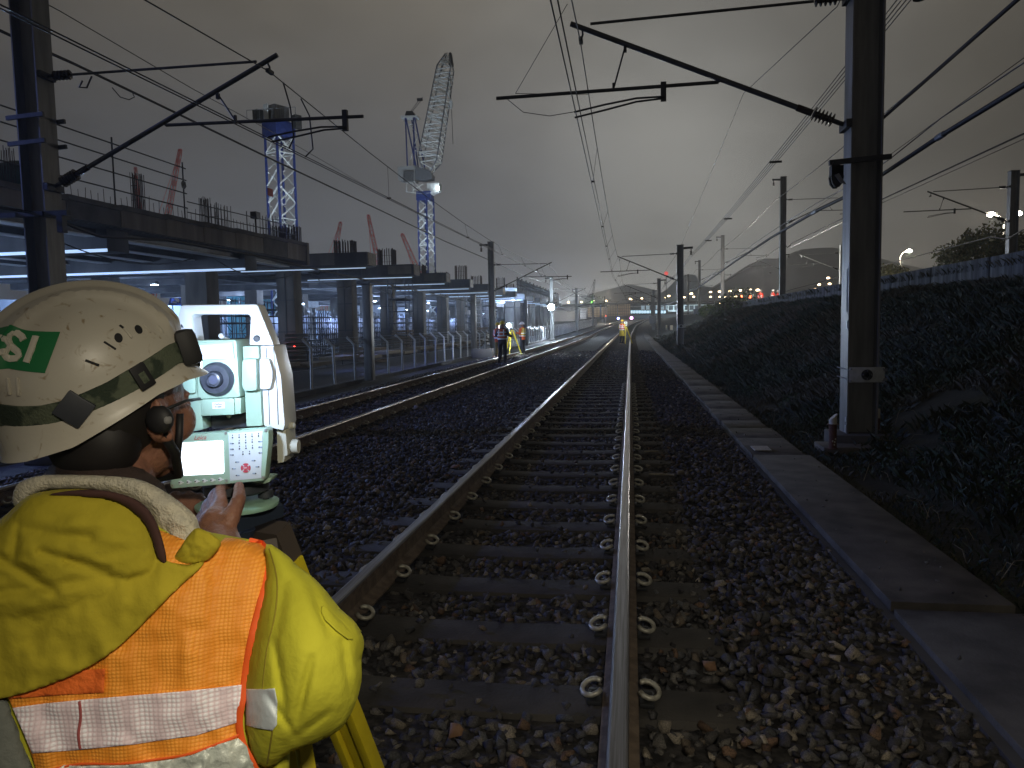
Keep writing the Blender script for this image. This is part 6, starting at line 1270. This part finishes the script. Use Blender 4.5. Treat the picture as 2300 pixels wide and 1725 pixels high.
vest_out = [(480, 1236), (505, 1208), (560, 1216), (600, 1226), (601, 1290), (588, 1350), (570, 1420), (556, 1490), (548, 1560), (540, 1620), (548, 1665), (566, 1710), (610, 1800), (600, 2000), (590, 2140), (200, 2190), (130, 1900), (80, 1725), (50, 1640), (15, 1560), (-60, 1400), (-80, 1300), (100, 1220), (300, 1180), (420, 1215)]
vf = lambda x, y: tf(x, y)-.009-wrk(x, y, .004, 60, 4)
shell('vest', smooth_poly(vest_out, 3), vf, lambda x, y: vf(x, y)+.006, VES, st=7)
vobj = kids(PW)[-1]
def trim(pts, name, mt, off, r, f=vf):
    c = smooth_poly(pts+pts[::-1][1:-1], 4)[:len(pts)*4-3]; m = MB(); P_ = [pf(x, y, f(x, y)-off)-WO for x, y in c]
    rings = []
    for i, p in enumerate(P_):
        d = (P_[min(i+1, len(P_)-1)]-P_[max(i-1, 0)]).normalized(); s_ = d.cross(FW).normalized(); rings.append([p+s_*r*cos(a)-FW*r*.4*sin(a) for a in [2*pi*j/10 for j in range(10)]])
    return m.loft(rings).build(name, mt, PW, smooth='auto')
trim([(560, 1216), (596, 1228), (599, 1290), (586, 1350), (568, 1420), (555, 1490), (546, 1560), (537, 1620), (545, 1668), (566, 1712), (600, 1780)], 'vest_piping', ORE, .002, .0046)
trim([(120, 1728), (180, 1716), (270, 1716), (350, 1706), (430, 1692), (535, 1652)], 'band_piping', ORE, .004, .0016)
bf = lambda x, y: vf(x, y)-.003
shell('reflective_band', [(28, 1590), (100, 1580), (160, 1574), (180, 1572), (300, 1562), (420, 1552), (543, 1538), (535, 1622), (440, 1652), (380, 1660), (300, 1672), (180, 1684), (72, 1692), (50, 1640)], bf, lambda x, y: bf(x, y)+.002, BAN, st=7)
trim([(178, 1575), (181, 1610), (176, 1650), (180, 1682)], 'band_seam', mat('seam_maroon', (.35, .08, .08)), .0032, .0018)
lf = lambda x, y: vf(x, y)-.0045+wrk(x, y, .004, 26, 12, (1.6, 1))
shell('silver_band', smooth_poly([(122, 1732), (180, 1720), (270, 1719), (350, 1710), (430, 1696), (535, 1658), (562, 1705), (575, 1760), (420, 1850), (250, 1860), (160, 1850)], 2), lf, lambda x, y: vf(x, y)+.001, SIL, st=6)
shell('vest_tab', [(62, 1541), (120, 1524), (170, 1506), (236, 1502), (233, 1556), (150, 1560), (18, 1570)], bf, lambda x, y: bf(x, y)+.002, mat('tab_orange', (.80, .16, .02), (.72, .13, .015), 40, .8, 0, .3, 120))
# right sleeve: upper arm with the bent elbow, and the forearm reaching to the instrument
SLV = smooth_poly([(598, 1222), (640, 1243), (668, 1270), (705, 1298), (735, 1330), (765, 1368), (800, 1400), (818, 1442), (812, 1480), (812, 1530), (795, 1590), (762, 1640), (700, 1672), (650, 1692), (610, 1722), (575, 1712), (556, 1660), (548, 1600), (553, 1520), (568, 1430), (590, 1340), (598, 1280)], 3)
FS = Field(SLV, 6, .5)
def folds(x, y):
    f = 0
    for (ax_, ay), (bx_, by), w_, d_ in (((615, 1440), (640, 1600), 9, .010), ((700, 1480), (665, 1620), 10, .009), ((600, 1560), (660, 1650), 8, .008), ((770, 1440), (790, 1560), 7, .009), ((690, 1290), (740, 1420), 12, .007), ((740, 1600), (660, 1660), 9, .007), ((640, 1310), (622, 1420), 12, .005)):
        dx, dy = bx_-ax_, by-ay; t_ = max(0, min(1, ((x-ax_)*dx+(y-ay)*dy)/(dx*dx+dy*dy))); d = sqrt((x-ax_-t_*dx)**2+(y-ay-t_*dy)**2); f += d_*math.exp(-(d/w_)**2)*sin(pi*(.15+.7*t_))
    return f
sf = lambda x, y: .93-.10*FS(x, y)-(y-1225)/500*.035+folds(x, y)*min(1, FS(x, y)*3)+wrk(x, y, .005, 95, 7, (1, .6))*FS(x, y)
shell('sleeve', SLV, sf, lambda x, y: .93-(y-1225)/500*.035+.09*FS(x, y), YJ, st=6)
m = MB().tube([el[1]+FW*.0, el[1].lerp(wr[1], .4)+UP*-.004, el[1].lerp(wr[1], .75), wr[1].lerp(hand_c[1], .05)], [.060, .058, .052, .046], 16); o = m.build('forearm_sleeve', YJ, PW, smooth='auto'); o.location = -WO
m = MB().tube([G(*SH[-1])+UP*.0, G(*SH[-1]).lerp(el[-1], .5), el[-1], el[-1].lerp(wr[-1], .5), wr[-1]], [.088, .078, .072, .058, .05], 16); o = m.build('sleeve', YJ, PW, smooth='auto'); o.location = -WO
shell('sleeve_band', [(552, 1547), (590, 1548), (617, 1546), (623, 1575), (622, 1628), (612, 1641), (580, 1636), (552, 1629)], lambda x, y: sf(x, y)-.004, lambda x, y: sf(x, y)+.004, mat('sleeve_silver', (.55, .62, .66), (.62, .68, .72), 30, .4, 0, .1, 60), st=5)
SEAM = mat('seam_dark', (.24, .20, .012), None, rough=.9)
trim([(604, 1232), (622, 1300), (618, 1380), (600, 1460), (590, 1548)], 'sleeve_seam', SEAM, .0005, .0011, f=sf); trim([(612, 1641), (606, 1680), (600, 1715)], 'sleeve_seam', SEAM, .0005, .0011, f=sf)
shell('sleeve_tab', smooth_poly([(722, 1362), (738, 1368), (792, 1424), (782, 1436), (730, 1392)], 2), lambda x, y: sf(x, y)-.005, lambda x, y: sf(x, y)+.003, YJ, st=4)
# hood hanging down the back, its cord channel, collar and shaded lining
HOO = smooth_poly([(-110, 1205), (-30, 1185), (20, 1150), (55, 1118), (100, 1103), (180, 1098), (250, 1108), (310, 1136), (345, 1180), (362, 1225), (372, 1258), (420, 1268), (458, 1262), (440, 1285), (390, 1330), (310, 1412), (250, 1465), (180, 1508), (90, 1545), (0, 1570), (-120, 1595), (-200, 1480), (-190, 1300)], 3)
FH = Field(HOO, 8, .42)
def hf_(x, y):
    f = .915-.075*FH(x, y)+(y-1300)/300*.018
    for (ax_, ay), (bx_, by), w_, d_ in (((-20, 1240), (120, 1330), 12, .008), ((60, 1190), (200, 1210), 14, .007), ((0, 1330), (260, 1300), 16, .006), ((150, 1260), (340, 1330), 12, .007), ((0, 1420), (180, 1470), 14, .005), ((30, 1250), (40, 1180), 10, .006), ((300, 1300), (420, 1290), 9, .006), ((90, 1240), (240, 1280), 9, .006), ((120, 1380), (330, 1340), 12, .004)):
        dx, dy = bx_-ax_, by-ay; t_ = max(0, min(1, ((x-ax_)*dx+(y-ay)*dy)/(dx*dx+dy*dy))); d = sqrt((x-ax_-t_*dx)**2+(y-ay-t_*dy)**2); f += d_*math.exp(-(d/w_)**2)*min(1, FH(x, y)*2)
    return min(f+wrk(x, y, .007, 55, 3, (.6, 1))*FH(x, y), vf(x, y)-.014+.008*math.exp(-((FH(x, y)/.12)**2)))
shell('hood', HOO, hf_, lambda x, y: max(.93+.03*FH(x, y), hf_(x, y)+.008), YJ2, st=6)
COL = smooth_poly([(28, 1130), (36, 1092), (70, 1072), (130, 1066), (220, 1068), (300, 1074), (345, 1090), (400, 1124), (440, 1160), (452, 1190), (490, 1210), (484, 1235), (430, 1262), (368, 1262), (358, 1215), (340, 1165), (300, 1128), (240, 1105), (170, 1098), (100, 1102), (70, 1122), (50, 1142)], 3)
FCo = Field(COL, 5, .5); cf_ = lambda x, y: .955-.035*FCo(x, y)-(x > 300)*(.0)+wrk(x, y, .006, 40, 15)*FCo(x, y)
shell('fleece_collar', COL, cf_, lambda x, y: .975+.02*FCo(x, y), FLE, st=5)
LIN = smooth_poly([(110, 1112), (180, 1100), (250, 1104), (310, 1124), (345, 1160), (366, 1215), (374, 1262), (355, 1255), (335, 1195), (300, 1150), (240, 1120)], 3); FL = Field(LIN, 4, .5)
shell('shaded_lining', LIN, lambda x, y: .872-.010*FL(x, y), lambda x, y: .91+.01*FL(x, y), MAR, st=4)  # inside of the hood, its shade put into a dark maroon
FLP = smooth_poly([(437, 1188), (462, 1192), (494, 1214), (490, 1234), (458, 1262), (390, 1264), (408, 1225)], 3); FF = Field(FLP, 4, .5)
shell('collar_flap', FLP, lambda x, y: .895-.014*FF(x, y)+wrk(x, y, .003, 14, 5), lambda x, y: .93, YJ2, st=4)
m = MB().tube([hb-UP*.05-hx*.03, J[3]+UP*.02, J[3]-UP*.03], [.063, .075, .09], 20); o = m.build('neck_shade', mat('neck_shade_brown', (.03, .02, .018), (.05, .03, .025), 20, .9, 0, .4, 80), PW, smooth=True); o.location = -WO  # dark tube over the neck, the shade there put into its colour
# trousers, boots, grey bag at the left hip
TRO = mat('trousers_dark', (.02, .022, .03), (.03, .032, .04), 8, .85, 0, .3, 30); m = MB()
for s in (-1, 1): m.tube([G(-.56+s*.085, 1.04, .98), G(-.56+s*.11, 1.06, .75), G(-.56+s*.13, 1.10, .48), G(-.56+s*.14, 1.04, .13)], [.125, .11, .088, .08], 18)
o = m.build('trousers', TRO, PW, smooth='auto'); o.location = -WO; m = MB()
for s in (-1, 1): m.beam(G(-.56+s*.145, .96, .055), G(-.56+s*.15, 1.24, .05), .11, .10).tube([G(-.56+s*.14, 1.03, .2), G(-.56+s*.14, 1.03, .06)], .07, 14)
o = m.build('boots', RUBBER, PW, bevel=.012); o.location = -WO
BG = [(-160, 1545), (-10, 1560), (16, 1570), (42, 1640), (74, 1725), (120, 1860), (130, 2150), (-260, 2150), (-230, 1700)]; FB = Field(BG, 10, .35)
b_ = shell('shoulder_bag', BG, lambda x, y: .865-.03*FB(x, y), lambda x, y: .95, mat('bag_grey', (.13, .14, .125), (.16, .17, .15), 10, .85, 0, .2, 120), par=None, st=12); b_.location = WO
tag(b_, 'plain grey bag at the left hip of the foreground worker', 'bag')
# ================= the damp night air
HZ = True
if HZ:
    hzo = MB().box((0, 980, 98), (4400, 2100, 204)).build('haze', bpy.data.materials.new('haze')); hm_ = hzo.data.materials[0]; hm_.use_nodes = True; n = hm_.node_tree.nodes; n.clear()
    v = n.new('ShaderNodeVolumePrincipled'); v.inputs['Color'].default_value = (.9, .93, .97, 1); v.inputs['Density'].default_value = .0007; v.inputs['Anisotropy'].default_value = .65; ou = n.new('ShaderNodeOutputMaterial'); hm_.node_tree.links.new(v.outputs[0], ou.inputs['Volume'])
    tag(hzo, kind='stuff')
S.cycles.volume_bounces = 1
